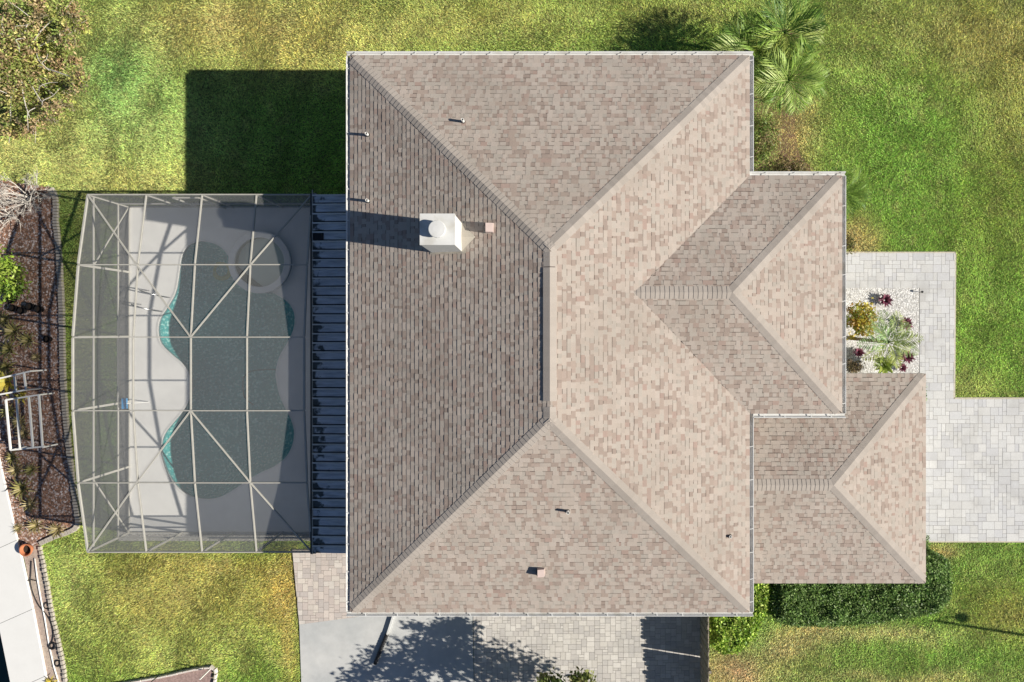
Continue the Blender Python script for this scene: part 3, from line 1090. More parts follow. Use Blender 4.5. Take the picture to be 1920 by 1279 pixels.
# chimney
ch = MB()
cx0, cx1, cy0, cy1, cz = -3.56, -2.62, 2.45, 3.29, 7.26
ch.box(cx0, cx1, cy0, cy1, 5.2, cz - .06)
chimney = ch.build('chimney', M_stucco, house)
c_ = MB()
c_.box(cx0 - .012, cx1 + .012, cy0 - .012, cy1 + .012, cz - .075, cz)
c_.build('chase_cover', M_white, chimney)
pc = W(820, 430, cz + .15)
c_ = MB()
c_.lathe(pc.x, pc.y, [(.15, cz), (.15, cz + .14), (.235, cz + .14), (.235, cz + .225), (.222, cz + .232), (.10, cz + .240), (0.001, cz + .242)], 28)
c_.build('flue_cap', M_white, chimney, smooth=False)
fl = MB()
n = Vector((-S, 0, 1)).normalized()
for q in ((cx0 - .06, cx0, cy0 - .06, cy1 + .06), (cx1, cx1 + .13, cy0 - .06, cy1 + .06), (cx0, cx1, cy0 - .06, cy0), (cx0, cx1, cy1, cy1 + .06)):
    z = lambda x: Z0 + S * (x + A) + .024
    fl.face([(q[0], q[2], z(q[0])), (q[1], q[2], z(q[1])), (q[1], q[3], z(q[1])), (q[0], q[3], z(q[0]))])
fl.build('flashing', pmat('flashing', (0.42, 0.38, 0.32), rough=.5), chimney)
ck = MB()   # cricket behind the chimney
zc = lambda x: Z0 + S * (x + A) + .02
xa, ym = cx1 + .42, (cy0 + cy1) / 2
ck.face([(cx1, cy0, zc(cx1)), (xa, ym, zc(xa)), (cx1, ym, zc(cx1) + .12)], (0.42, .385, .33))
ck.face([(cx1, cy1, zc(cx1)), (cx1, ym, zc(cx1) + .12), (xa, ym, zc(xa))], (0.42, .385, .33))
ck.build('cricket', M_shingle, chimney)

# vent pipes
def vent_pipe(px, py, h, r=.044):
    p = W(px, py, 5.0)
    for _ in range(6):
        p = W(px, py, roof_z(p.x, p.y) + h)
    zb = roof_z(p.x, p.y)
    m = MB()
    m.lathe(p.x, p.y, [(r, zb - .1), (r, zb + h), (r * .72, zb + h), (r * .72, zb + h - .2), (0.001, zb + h - .2)], 14)
    v = m.build('vent_pipe', M_pvc, house, smooth=False)
    m = MB()
    m.lathe(p.x, p.y, [(r * 1.5, zb - .0), (r * 1.3, zb + .03), (r * 1.05, zb + .06)], 14)
    m.build('pipe_boot', M_darkmetal, v)


for q in ((686.5, 250, .20), (687.5, 375, .20), (867, 224, .24), (1065, 962, .23), (1370, 1007, .10)):
    vent_pipe(*q)


def box_vent(px, py, w, d, h):
    """hooded tin roof vent: sloped hood open towards the eave, on a flange"""
    p = W(px, py, 5.6)
    for _ in range(6):
        p = W(px, py, roof_z(p.x, p.y) + h)
    zb = roof_z(p.x, p.y)
    m = MB()
    x0, x1, y0, y1 = p.x - w / 2, p.x + w / 2, p.y - d / 2, p.y + d / 2
    m.add([(x0, y0, zb - .08), (x1, y0, zb - .02), (x1, y1, zb - .02), (x0, y1, zb - .08),
           (x0 + .02, y0 + .02, zb + h), (x1 - .02, y0 + .02, zb + h * .8), (x1 - .02, y1 - .02, zb + h * .8), (x0 + .02, y1 - .02, zb + h)],
          [(4, 5, 6, 7), (0, 1, 5, 4), (1, 2, 6, 5), (2, 3, 7, 6), (3, 0, 4, 7)])
    v = m.build('roof_vent', M_rust, house)
    m = MB()
    m.box(x0 - .006, x0 + .01, y0 + .05, y1 - .05, zb - .0, zb + h * .75)
    m.build('louvre', M_brownin, v)


box_vent(917, 426, .25, .30, .22)
box_vent(1014, 1076, .24, .27, .22)

# drain pipe carrying the corner downspout across the slab
dp = empty('drain_pipe', W(738, 1150), 'white drain pipe with black lower end lying across the concrete slab', 'pipe')
m = MB()
m.bar(W(746, 1128, .11), W(726, 1191, .11), 0.075, 0.11)
m.build('spout', M_white, dp)
m = MB()
pts = [W(726, 1189, .115).lerp(W(703, 1245, .12), t / 24) for t in range(25)]
m.tube(pts, [0.075 if i % 2 else 0.066 for i in range(25)], 10)
m.build('corrugated_hose', M_black, dp)

# ------------------------------------------------------------------ lanai roof
lan = empty('lanai_roof', (-7, -1.4, 0), 'pale metal pan roof over the lanai between pool cage and house', 'patio roof')
XL0, XL1 = -8.12, -A + .55
npan = 39
yy = np.linspace(YS[0] - .02, YS[-1] + .02, npan + 1)
zl = lambda x: 2.62 + (x - XL0) * 0.05
m = MB()
m.add([(XL0 + .01, YS[-1] + .03, zl(XL0) - .09), (XL1, YS[-1] + .03, zl(XL1) - .09), (XL1, YS[0] - .03, zl(XL1) - .09), (XL0 + .01, YS[0] - .03, zl(XL0) - .09)], [(0, 1, 2, 3)])
m.build('underside', M_darkmetal, lan)
for i in range(npan):
    y0, y1 = yy[i] - .022, yy[i + 1] + .018
    m = MB()
    m.add([(XL0, y0, zl(XL0)), (XL1, y0, zl(XL1)), (XL1, y1, zl(XL1)), (XL0, y1, zl(XL0)),
           (XL0, y0, zl(XL0) - .07), (XL1, y0, zl(XL1) - .07), (XL1, y1, zl(XL1) - .07), (XL0, y1, zl(XL0) - .07)],
          [(3, 2, 1, 0), (4, 5, 6, 7), (3, 0, 4, 7), (0, 1, 5, 4), (2, 3, 7, 6)])
    pan = m.build('roof_pan', M_pan, lan)
    m = MB()
    m.bar((XL0, y0 - .030, zl(XL0) + .02), (XL1, y0 - .030, zl(XL1) + .02), 0.05, 0.06)
    m.build('seam', M_white, pan)
m = MB()
m.box(XL0 - .10, XL0 - .015, YS[-1] - .02, YS[0] + .02, 2.42, 2.58)
m.build('super_gutter', M_darkmetal, lan)
m = MB()
m.bar((XL0 - .005, YS[-1], 2.64), (XL0 - .005, YS[0] + .12, 2.64), .028, .03)
m.build('drip_edge', M_frame, lan)
m = MB()
q = W(597, 443.5, 2.66)
m.box(XL0 + .02, XL0 + .38, q.y - .12, q.y + .12, 2.632, 2.665)
m.build('patch', M_black, lan)
for y in YS:
    m = MB()
    m.box(XL0 - .06, XL0 + .04, y - .05, y + .05, 0.05, 2.45)
    m.build('post', M_frame, lan)

# ------------------------------------------------------------------ pool deck, pool, spa
POOL_PX = [(379, 451), (358, 456), (346, 466), (338, 484), (333, 518), (327, 548), (313, 574), (298.5, 597), (294.6, 620), (300, 644), (319, 664), (338, 680), (351, 697), (357, 718),
           (356.5, 739), (349.5, 757), (337, 776), (320, 796), (306.5, 814), (300.5, 835), (302, 858), (311, 885), (326, 909), (346.6, 926.6), (367, 934.5), (391, 937), (415, 932.5), (441, 918),
           (466, 901), (492, 886), (516, 875), (537, 858), (550, 834), (553, 808), (547, 786), (536.5, 765), (525, 739), (519, 710), (519, 694), (525, 670), (540, 643), (551, 620), (554.5, 596),
           (548, 575), (534, 560), (513, 548), (486, 530), (455, 505), (432, 482), (421, 468), (406, 457)]
ZD = 0.05
pool = smooth_closed([(*W2(*p, ZD), 0) for p in POOL_PX], 3)
pool = ccw([(p[0], p[1]) for p in pool])


def holed(name, outer, hole, z, zb, mat, label, cat):
    polys = [[Vector((x, y, 0)) for x, y in outer], [Vector((x, y, 0)) for x, y in hole]]
    tris = tessellate_polygon(polys)
    vs = [(x, y, z) for x, y in outer] + [(x, y, z) for x, y in hole]
    b = MB()
    fs = []
    for t in tris:
        a, c, d = (Vector(vs[i]) for i in t)
        fs.append(t if (c - a).cross(d - a).z > 0 else t[::-1])
    b.add(vs, fs)
    n = len(outer)
    for i in range(n):
        p, q = outer[i], outer[(i + 1) % n]
        b.face([(*p, zb), (*q, zb), (*q, z), (*p, z)])
    n = len(hole)
    for i in range(n):
        p, q = hole[i], hole[(i + 1) % n]
        b.face([(*q, zb), (*p, zb), (*p, z), (*q, z)])
    return tag(b.build(name, mat), label, cat, kind='structure')


holed('pool_deck', DECK, pool, ZD, -.1, M_deck, 'smooth light pool deck inside the screen cage', 'deck')
ZWAT = -0.08
pl = empty('swimming_pool', (-12, -1.5, 0), 'curved freeform swimming pool under the screen cage', 'pool')


def offset(poly, d):
    out = []
    n = len(poly)
    for i in range(n):
        a, b, c = Vector(poly[i - 1]), Vector(poly[i]), Vector(poly[(i + 1) % n])
        t = (c - a).normalized()
        out.append((b.x + t.y * d, b.y - t.x * d))
    return out


m = MB()
n = len(pool)
zf = -1.35
prof_ = [(0, -.16), (.02, -.30), (.09, -.50), (.20, -.75), (.36, -1.0), (.58, -1.22), (.80, zf)]
rings = [offset(pool, -d_) if d_ else pool for d_, _ in prof_]
for k in range(len(prof_) - 1):
    for i in range(n):
        j = (i + 1) % n
        m.face([(*rings[k][i], prof_[k][1]), (*rings[k][j], prof_[k][1]), (*rings[k + 1][j], prof_[k + 1][1]), (*rings[k + 1][i], prof_[k + 1][1])])
inn = rings[-1]
for t in tessellate_polygon([[Vector((x, y, 0)) for x, y in inn]]):
    m.face([(*inn[i], zf) for i in t])
m.build('basin', M_plaster, pl)
m = MB()
for i in range(n):
    p, q = pool[i], pool[(i + 1) % n]
    m.face([(*p, -.16), (*q, -.16), (*q, ZD - .01), (*p, ZD - .01)])
m.build('waterline_tile', M_tile, pl)
m = MB()   # narrow coping ring
o_, i_ = offset(pool, .045), offset(pool, -.03)
for i in range(n):
    j = (i + 1) % n
    m.face([(*o_[i], ZD + .004), (*o_[j], ZD + .004), (*i_[j], ZD + .014), (*i_[i], ZD + .014)])
    m.face([(*i_[i], ZD + .014), (*i_[j], ZD + .014), (*i_[j], ZD - .03), (*i_[i], ZD - .03)])
m.build('coping', M_coping, pl)
m = MB()
for t in tessellate_polygon([[Vector((x, y, 0)) for x, y in pool]]):
    a, c, d = (Vector((*pool[i], ZWAT)) for i in t)
    m.face([a, c, d] if (c - a).cross(d - a).z > 0 else [a, d, c])
m.build('water', M_water, pl)
# swim-out steps along the house side
m = MB()
hp = [W(520, 693, -.35), W(475, 695, -.35), W(458, 708, -.35), W(457, 735, -.35), W(462, 748, -.35), W(476, 759, -.35)]
m.tube(smooth_open([p + Vector((0, 0, .03)) for p in hp], 6), .022, 6)
tag(m.build('pool_hose', M_black), 'thin dark hose curving through the pool water', 'hose')
m = MB()
q = W(409, 506, -1.0)
m.lathe(q.x, q.y, [(.40, -1.36), (.40, -1.28), (.33, -1.26), (.24, -1.28), (.24, -1.36)], 28)
tag(m.build('pool_ring', M_yellow, None, True), 'dull yellow ring on the pool floor beside the round spa', 'ring')

sc_ = W(486, 491.5, .35)
spa = empty('spa', (sc_.x, sc_.y, 0), 'round raised spa with pale rim at upper end of the pool', 'spa')
R1, R0 = 58.5 * (CAM_Z - .35) / FPX, 46.5 * (CAM_Z - .35) / FPX
m = MB()
m.lathe(sc_.x, sc_.y, [(R1 - .05, -1.3), (R1 - .05, .27)], 48)
m.build('spa_wall', M_tile, spa, True)
m = MB()
m.lathe(sc_.x, sc_.y, [(R1 - .05, .27), (R1, .28), (R1, .335), (R1 - .02, .35), (R0 + .02, .35), (R0, .335), (R0, .28)], 48)
m.build('spa_rim', M_coping, spa, False)
m = MB()
m.lathe(sc_.x, sc_.y, [(R0, .28), (R0, -.15), (R0 - .32, -.16), (R0 - .34, -.6), (0.001, -.62)], 48)
m.build('spa_shell', M_spaplaster, spa, False)
m = MB()
m.add([(sc_.x + R0 * math.cos(a), sc_.y + R0 * math.sin(a), .22) for a in np.linspace(0, 2 * math.pi, 48, endpoint=False)], [tuple(range(48))])
m.build('water', M_spawater, spa)

# pool ladder: two looped grab rails at the water's edge
lad = empty('pool_ladder', W(305, 565), 'looped steel grab rails of a ladder at the left pool edge', 'ladder')
for (ax, ay), (bx, by) in (((279, 545), (318, 558)), ((264, 571), (304, 584))):
    a, b_ = W(ax, ay, ZD), W(bx, by, ZD)
    d = (b_ - a)
    pts = [a, a + Vector((0, 0, .5)), a + d * .10 + Vector((0, 0, .70)), a + d * .30 + Vector((0, 0, .80)), a + d * .60 + Vector((0, 0, .74)), a + d * .9 + Vector((0, 0, .45)), a + d + Vector((0, 0, .0)), a + d * 1.02 + Vector((0, 0, -.9))]
    m = MB()
    m.tube(smooth_open(pts, 5), .024, 8)
    m.build('rail', M_steel, lad, True)
for z in (-.3, -.6, -.9):
    m = MB()
    m.bar(W(318, 558, z), W(304, 584, z), .08, .03)
    m.build('step', M_pvc, lad)

# ------------------------------------------------------------------ gravel strips beside the cage
def chips(name, polys, per_m2, size, palette, z, label, cat, jit=.6, parent=None):
    P, Cc = [], []
    for p in polys:
        xs, ys = [q[0] for q in p], [q[1] for q in p]
        n = int((max(xs) - min(xs)) * (max(ys) - min(ys)) * per_m2)
        x, y = rng.uniform(min(xs), max(xs), n), rng.uniform(min(ys), max(ys), n)
        k = inpoly(x, y, p)
        P.append(np.stack([x[k], y[k]], -1))
    P = np.concatenate(P)
    n = len(P)
    s = size * rng.uniform(.5, 1.3, n)
    th = rng.uniform(0, 2 * np.pi, n)
    asp = rng.uniform(.45, 1, n)
    # low pyramids with a four-cornered foot, tipped
    v = np.empty((n, 5, 3))
    for i in range(4):
        a = th + i * np.pi / 2 + rng.uniform(-.3, .3, n)
        rr = s * (asp if i % 2 else 1)
        v[:, i, 0] = P[:, 0] + np.cos(a) * rr
        v[:, i, 1] = P[:, 1] + np.sin(a) * rr
        v[:, i, 2] = z + rng.uniform(-.2, .5, n) * s * jit
    v[:, 4, 0] = P[:, 0] + rng.uniform(-.3, .3, n) * s
    v[:, 4, 1] = P[:, 1] + rng.uniform(-.3, .3, n) * s
    v[:, 4, 2] = z + s * rng.uniform(.5, 1.1, n) * jit
    base = np.arange(n)[:, None, None] * 5
    f = (base + np.array([[0, 1, 4], [1, 2, 4], [2, 3, 4], [3, 0, 4]])[None]).reshape(-1, 3)
    c = np.array(palette)[rng.integers(0, len(palette), n)] * rng.uniform(.7, 1.15, n)[:, None]
    o = link(name, np_mesh(name, v.reshape(-1, 3), f, np.repeat(c, 4, 0)), M_chip, parent)
    return tag(o, label, cat, kind='stuff')


flat('gravel_strip', GRAVEL_W, 0.02, M_gravelbase, 'narrow strip of pale gravel along the left cage wall', 'gravel')
flat('gravel_strip', GRAVEL_S, 0.02, M_gravelbase, 'narrow strip of pale gravel along the lower cage wall', 'gravel')
PAL_GRAVEL = [(.62, .60, .56), (.50, .48, .45), (.35, .34, .33), (.68, .66, .62), (.25, .24, .23)]
chips('gravel', [GRAVEL_W, GRAVEL_S], 900, .028, PAL_GRAVEL, .022, 'pale loose stones in the strip around the pool cage', 'gravel')
flat('gravel_bed', GBED, 0.044, M_gravelbase, 'bed of white gravel between walkway and front wall', 'gravel bed')
chips('white_gravel', [[W2(1575, 540), W2(1721, 540), W2(1721, 748), W2(1575, 748)]], 1300, .030,
      [(.80, .79, .77), (.84, .83, .81), (.72, .71, .69), (.66, .65, .64), (.82, .81, .8)], .044, 'bright white stones covering the front garden bed', 'gravel')

# ------------------------------------------------------------------ screen cage
cage = empty('pool_cage', (-12, -1.4, 0), 'large screened pool enclosure with almond aluminium frame', 'enclosure')


def member(name, a, b, w=.055, h=.10, up=(0, 0, 1)):
    m = MB()
    m.bar(a, b, w, h, up)
    return m.build(name, M_frame, cage)


def RZ(y):
    return float(np.interp(-y, [-v for v in YS], HS))


for j in range(6):                                     # beams across
    member('beam', (XS[0], YS[j], HS[j]), (XS[4], YS[j], HS[j]), .036, .09)
for i in range(5):                                     # purlins, bay by bay
    for j in range(5):
        member('purlin', (XS[i], YS[j] - .03, HS[j] + .003), (XS[i], YS[j + 1] + .03, HS[j + 1] + .003), .055 if i in (0, 4) else .04, .07)
for xa, ja, xb, jb in ((0, 0, 2, 2), (4, 0, 2, 2), (0, 5, 2, 3), (4, 5, 2, 3)):   # roof braces
    jm = (ja + jb) / 2
    jm = 1 if ja == 0 else 4
    xm = XS[xa] + (XS[xb] - XS[xa]) * (YS[jm] - YS[ja]) / (YS[jb] - YS[ja])
    member('brace', (XS[xa], YS[ja], HS[ja] + .02), (xm, YS[jm], HS[jm] + .02), .042, .05)
    member('brace', (xm, YS[jm], HS[jm] + .021), (XS[xb], YS[jb], HS[jb] + .021), .042, .05)
for j in range(6):                                     # left wall
    member('post', (XS[0], YS[j], ZD), (XS[0], YS[j], HS[j] - .05), .055, .075, (0, 1, 0))
for j in range(5):
    for z in (.10, .76, 2.12):
        member('rail', (XS[0], YS[j] - .03, z), (XS[0], YS[j + 1] + .03, z), .05, .055)
for yv in (YS[0], YS[5]):                              # upper and lower walls
    for i in range(1, 5):
        member('post', (XS[i], yv, ZD), (XS[i], yv, 2.35), .055, .075, (0, 1, 0))
    for i in range(4):
        for z in (.10, .76):
            member('rail', (XS[i] + .03, yv, z), (XS[i + 1] - .03, yv, z), .05, .055)
# knee braces on the left wall
for j, dy in ((0, -1), (5, 1)):
    member('brace', (XS[0] + .002, YS[j], .12), (XS[0] + .002, YS[j] + dy * 2.4, 2.1), .04, .045)


def panel(pts, mat=None):
    m = MB()
    m.face(pts)
    return m.build('screen_panel', mat or M_screenw, cage)


for i in range(4):
    for j in range(5):
        panel([(XS[i], YS[j], HS[j] + .005), (XS[i + 1], YS[j], HS[j] + .005), (XS[i + 1], YS[j + 1], HS[j + 1] + .005), (XS[i], YS[j + 1], HS[j + 1] + .005)], M_screen)
for j in range(5):
    lv = [.10, .76, 2.12]
    for k in range(2):
        panel([(XS[0], YS[j], lv[k]), (XS[0], YS[j + 1], lv[k]), (XS[0], YS[j + 1], lv[k + 1]), (XS[0], YS[j], lv[k + 1])])
    panel([(XS[0], YS[j], 2.12), (XS[0], YS[j + 1], 2.12), (XS[0], YS[j + 1], HS[j + 1]), (XS[0], YS[j], HS[j])])
for yv in (YS[0], YS[5]):
    for i in range(4):
        for z0, z1 in ((.10, .76), (.76, 2.38)):
            panel([(XS[i], yv, z0), (XS[i + 1], yv, z0), (XS[i + 1], yv, z1), (XS[i], yv, z1)])
# screen door in the upper wall
dr = MB()
for a, b_ in (((-13.2, .1), (-13.2, 2.1)), ((-12.3, .1), (-12.3, 2.1)), ((-13.2, 2.1), (-12.3, 2.1)), ((-13.2, .95), (-12.3, .95))):
    dr.bar((a[0], YS[0] - .05, a[1]), (b_[0], YS[0] - .05, b_[1]), .06, .05, (0, 1, 0))
dr.build('door', M_frame, cage)

# blue pool brush leaning on the cage wall
br = empty('pool_brush', W(234, 757), 'blue pool brush hanging inside the left cage wall', 'brush')
m = MB()
c = W(232, 757, .9)
m.box(c.x - .08, c.x + .08, c.y - .19, c.y + .19, .80, .90)
m.build('brush_head', M_blue, br)
m = MB()
m.tube([c + Vector((0.04, 0, 0)), c + Vector((.45, -.02, -.82))], .016, 6)
m.build('pole', M_pvc, br)

# ------------------------------------------------------------------ planting bed, edging, seawall on the left
flat('mulch_bed', MULCH, 0.03, M_mulch, 'brown mulch bed left of the pool cage', 'mulch bed')
chips('mulch', [MULCH], 420, .05, [(.30, .17, .12), (.20, .12, .09), (.40, .26, .20), (.50, .40, .36), (.36, .19, .12), (.58, .50, .47)], .03, 'loose bark chips over the planting bed', 'mulch', jit=.35)
flat('dirt_strip', DIRT, 0.02, M_dirt, 'dry pinkish dirt strip between seawall and lawn', 'dirt')
chips('dirt_crumbs', [DIRT], 120, .022, [(.36, .29, .25), (.45, .38, .32), (.22, .17, .14)], .02, 'dry leaf crumbs scattered on the dirt strip', 'debris', jit=.4)
flat('planter_soil', PLANTER, 0.05, pmat('pinkish_mulch', (0.36, 0.255, 0.23), rough=1, var=.35, scale=14, bump=.8, bscale=40, bdist=.03), 'pinkish mulch in the small white edged planter', 'mulch bed')


def along(pts, step):
    out = []
    acc = 0.0
    for a, b in zip(pts[:-1], pts[1:]):
        a, b = Vector(a), Vector(b)
        L = (b - a).length
        t = -acc
        while t + step <= L:
            t += step
            out.append((a + (b - a) * (t / L), math.atan2((b - a).y, (b - a).x)))
        acc = L - t
    return out


def edging(name, pxs, step, dims, mat, label, cat, piece):
    root = empty(name, W(*pxs[0]), label, cat)
    pts = smooth_open([W(*p) for p in pxs], 5)
    pro = []
    for q in range(4):
        m = MB()
        l, w, h = dims
        l *= random.uniform(.82, .92)
        m.add([(-l / 2, -w / 2, -.05), (l / 2, -w / 2, -.05), (l / 2, w / 2, -.05), (-l / 2, w / 2, -.05),
               (-l / 2 + .006, -w / 2 + .02, h), (l / 2 - .006, -w / 2 + .02, h), (l / 2 - .006, w / 2 - .02, h), (-l / 2 + .006, w / 2 - .02, h)],
              [(4, 5, 6, 7), (0, 1, 5, 4), (1, 2, 6, 5), (2, 3, 7, 6), (3, 0, 4, 7)])
        me = m.mesh(piece)
        me.materials.append(mat)
        pro.append(me)
    for p, a in along(pts, step):
        link(piece, random.choice(pro), mat, root, loc=(p.x + random.uniform(-.008, .008), p.y, .02 + random.uniform(-.01, .01)), rot=(0, 0, a + random.uniform(-.05, .05)))
    return root


edging('bed_edging', CURB, .115, (.115, .20, .10), M_curb, 'tan scalloped curb curving along the mulch bed', 'edging', 'edging_block')
edging('lawn_edging', EDGE2, .17, (.17, .13, .09), M_curb, 'row of tan bricks between dirt strip and lower left lawn', 'edging', 'edging_brick')
M_pedge = pmat('planter_edge', (0.66, 0.60, 0.55), rough=.9, var=.12)
edging('planter_edging', [(60, 1308), (190, 1287), (300, 1268), (399, 1250), (402, 1290), (404, 1330)], .20, (.20, .10, .13), M_pedge, 'whitish block edging around the small corner planter', 'edging', 'edging_block')

sw = empty('seawall', W(30, 1140), 'white concrete cap slabs along the lower left corner', 'seawall')
cr = [W(*p) for p in CAP_R]
cl = [W(*p) for p in CAP_L]


def lerp_y(line, py):
    ys_ = [p[1] for p in line]
    return np.interp(py, ys_, [p[0] for p in line])


cuts_r = [420, 560, 700, 855, 1011, 1140, 1265, 1400, 1460]
for a, b in zip(cuts_r[:-1], cuts_r[1:]):
    m = MB()
    off = 28
    g = .35
    q = [W2(lerp_y(CAP_R, a + g), a + g), W2(lerp_y(CAP_R, b - g), b - g), W2(lerp_y(CAP_L, b - g + off), b - g + off), W2(lerp_y(CAP_L, a + g + off), a + g + off)]
    m.prism(ccw(q), -.25, .12 + random.uniform(-.006, .006))
    m.build('cap_slab', M_slab, sw)
m = MB()
for i in range(len(cr) - 1):
    a, b = (cr[i] + cl[i]) / 2, (cr[i + 1] + cl[i + 1]) / 2
    m.bar((a.x, a.y, -.9), (b.x, b.y, -.9), .5, 1.4)
m.build('wall', M_concrete, sw)

# things lying on the dirt strip
m = MB()
m.tube([W(p[0], p[1], .045) for p in ((65, 1047), (70, 1085), (76, 1120), (84, 1160), (92, 1210), (101, 1250), (113, 1290))], .026, 8)
tag(m.build('irrigation_pipe', M_pvc, None, True), 'thin white pipe running down the dirt strip', 'pipe')
m = MB()
m.tube(smooth_open([W(p[0], p[1], .05) for p in ((59, 1052), (58, 1075), (57, 1092), (63, 1115), (74, 1137), (87, 1152), (96, 1168), (100, 1190), (97, 1205))], 5), .018, 6)
tag(m.build('garden_hose', M_black, None, True), 'thin dark hose snaking across the white pipe', 'hose')
m = MB()
m.tube([W(46, 1091, .05), W(58, 1087, .05), W(68, 1089, .05)], .016, 6)
tag(m.build('hose_piece', M_black), 'short dark hose piece lying across the upper dirt strip', 'hose')


def ring(px, py, R, r, label):
    q = W(px, py, .05)
    m = MB()
    pts = [q + Vector((R * math.cos(a), R * math.sin(a), 0)) for a in np.linspace(0, 2 * math.pi, 21)]
    m.tube(pts, r, 6, cap=False)
    tag(m.build('hose_coil', M_black, None, True), label, 'coil', 'dark coils on the dirt strip')


ring(88, 1136, .115, .018, 'thin round dark coil highest on the dirt strip')
ring(98, 1211, .115, .04, 'thick tangled black coil in the middle of the dirt strip')
ring(108, 1244, .11, .026, 'round black coil lowest on the dirt strip')

# terracotta pot on the seawall cap
pt = empty('flower_pot', W(46, 1033), 'round orange terracotta pot at the end of the mulch bed', 'pot')
q = W(45, 1033, .38)
m = MB()
m.lathe(q.x, q.y, [(.15, .10), (.21, .26), (.235, .26), (.235, .32), (.20, .32), (.19, .26), (.17, .18), (0.001, .17)], 24)
m.build('pot_wall', M_terra, pt, False)
m = MB()
m.lathe(q.x, q.y, [(.172, .19), (0.001, .20)], 20)
m.build('soil', M_soil, pt)

# white frames over the bed
def frame(name, bars, z, label, legs):
    b0 = bars[0][0]
    root = empty(name, W(*b0), label, 'frame', 'white frames over the mulch bed')
    for i, (a, b) in enumerate(bars):
        m = MB()
        m.bar(W(*a, z + (.002 * i)), W(*b, z + (.002 * i)), .055, .055)
        m.build('bar', M_pvc, root)
    for l in legs:
        p = W(*l, z)
        m = MB()
        m.bar((p.x, p.y, 0), (p.x, p.y, z - .03), .05, .05)
        m.build('leg', M_pvc, root)


frame('trellis_frame', [((11, 750), (73, 740.5)), ((20, 844), (84, 837)), ((11, 750), (20, 844)), ((31, 749), (38, 843)), ((54, 745), (62, 840)), ((73, 740), (80, 839))],
      .8, 'complete white three panel frame lying over the mulch bed', [(11, 750), (73, 740.5), (20, 844), (80, 839)])
frame('trellis_frame', [((-40, 719), (58, 696)), ((-40, 747), (49, 731)), ((27, 706), (30, 734)), ((45, 700), (49, 731))],
      .8, 'white frame under the big yellow leaves, cut by the picture edge', [(58, 696), (49, 731), (-40, 719)])

# white stake and dark stake at the small planter
m = MB()
b0 = W(395, 1254)
m.bar(b0, b0 + Vector((0, 0, .8)), .035, .035)
tag(m.build('stake', M_pvc), 'white stake standing in the corner of the small planter', 'stake')
m = MB()
b0 = W(297, 1267)
m.bar(b0, b0 + Vector((0, 0, .58)), .03, .03)
tag(m.build('stake', M_darkmetal), 'short dark stake halfway along the planter edge', 'stake')


# ------------------------------------------------------------------ vegetation
PBED = [W2(*p) for p in [(1395, 70), (1440, 52), (1492, 60), (1512, 110), (1510, 170), (1490, 230), (1500, 290), (1525, 318), (1525, 345), (1395, 345)]]
flat('palm_bed', smooth_closed([(*p, 0) for p in PBED], 3), 0.012, M_mulch, 'dark mulch bed under the corner palms', 'mulch bed', .05)

def leaves_np(P, size, cols, upbias=.6, asp=.5, curl=.0):
    """a rhombic leaf at each point; returns verts, quads, colours"""
    n = len(P)
    nv = rng.normal(size=(n, 3))
    nv[:, 2] = np.abs(nv[:, 2]) + upbias
    nv /= np.linalg.norm(nv, axis=1)[:, None]
    t = rng.normal(size=(n, 3))
    t -= nv * (t * nv).sum(1)[:, None]
    t /= np.linalg.norm(t, axis=1)[:, None]
    s = np.cross(nv, t)
    sz = (size * rng.uniform(.6, 1.3, n))[:, None]
    v = np.empty((n, 4, 3))
    v[:, 0] = P - t * sz
    v[:, 1] = P + s * sz * asp
    v[:, 2] = P + t * sz
    v[:, 3] = P - s * sz * asp
    return v.reshape(-1, 3), np.arange(4 * n).reshape(-1, 4), cols


def pick(palette, n, lo=.7, hi=1.25):
    return np.array(palette)[rng.integers(0, len(palette), n)] * rng.uniform(lo, hi, n)[:, None]


def leaf_part(name, P, size, cols, parent, upbias=.6, asp=.5):
    v, f, c = leaves_np(np.asarray(P, float), size, cols, upbias, asp)
    v = v - np.array(ORG[parent])
    return link(name, np_mesh(name, v, f, c), M_leaf, parent)


def clumps(n_clump, per, centre, radii, r_clump, shell=.55):
    """leaf points in clumps spread through an ellipsoid, denser toward the surface"""
    d = rng.normal(size=(n_clump, 3))
    d /= np.linalg.norm(d, axis=1)[:, None]
    rr = rng.uniform(shell, 1, n_clump)[:, None]
    c = np.array(centre) + d * rr * np.array(radii)
    p = c[:, None, :] + rng.normal(size=(n_clump, per, 3)) * r_clump
    return p.reshape(-1, 3), c


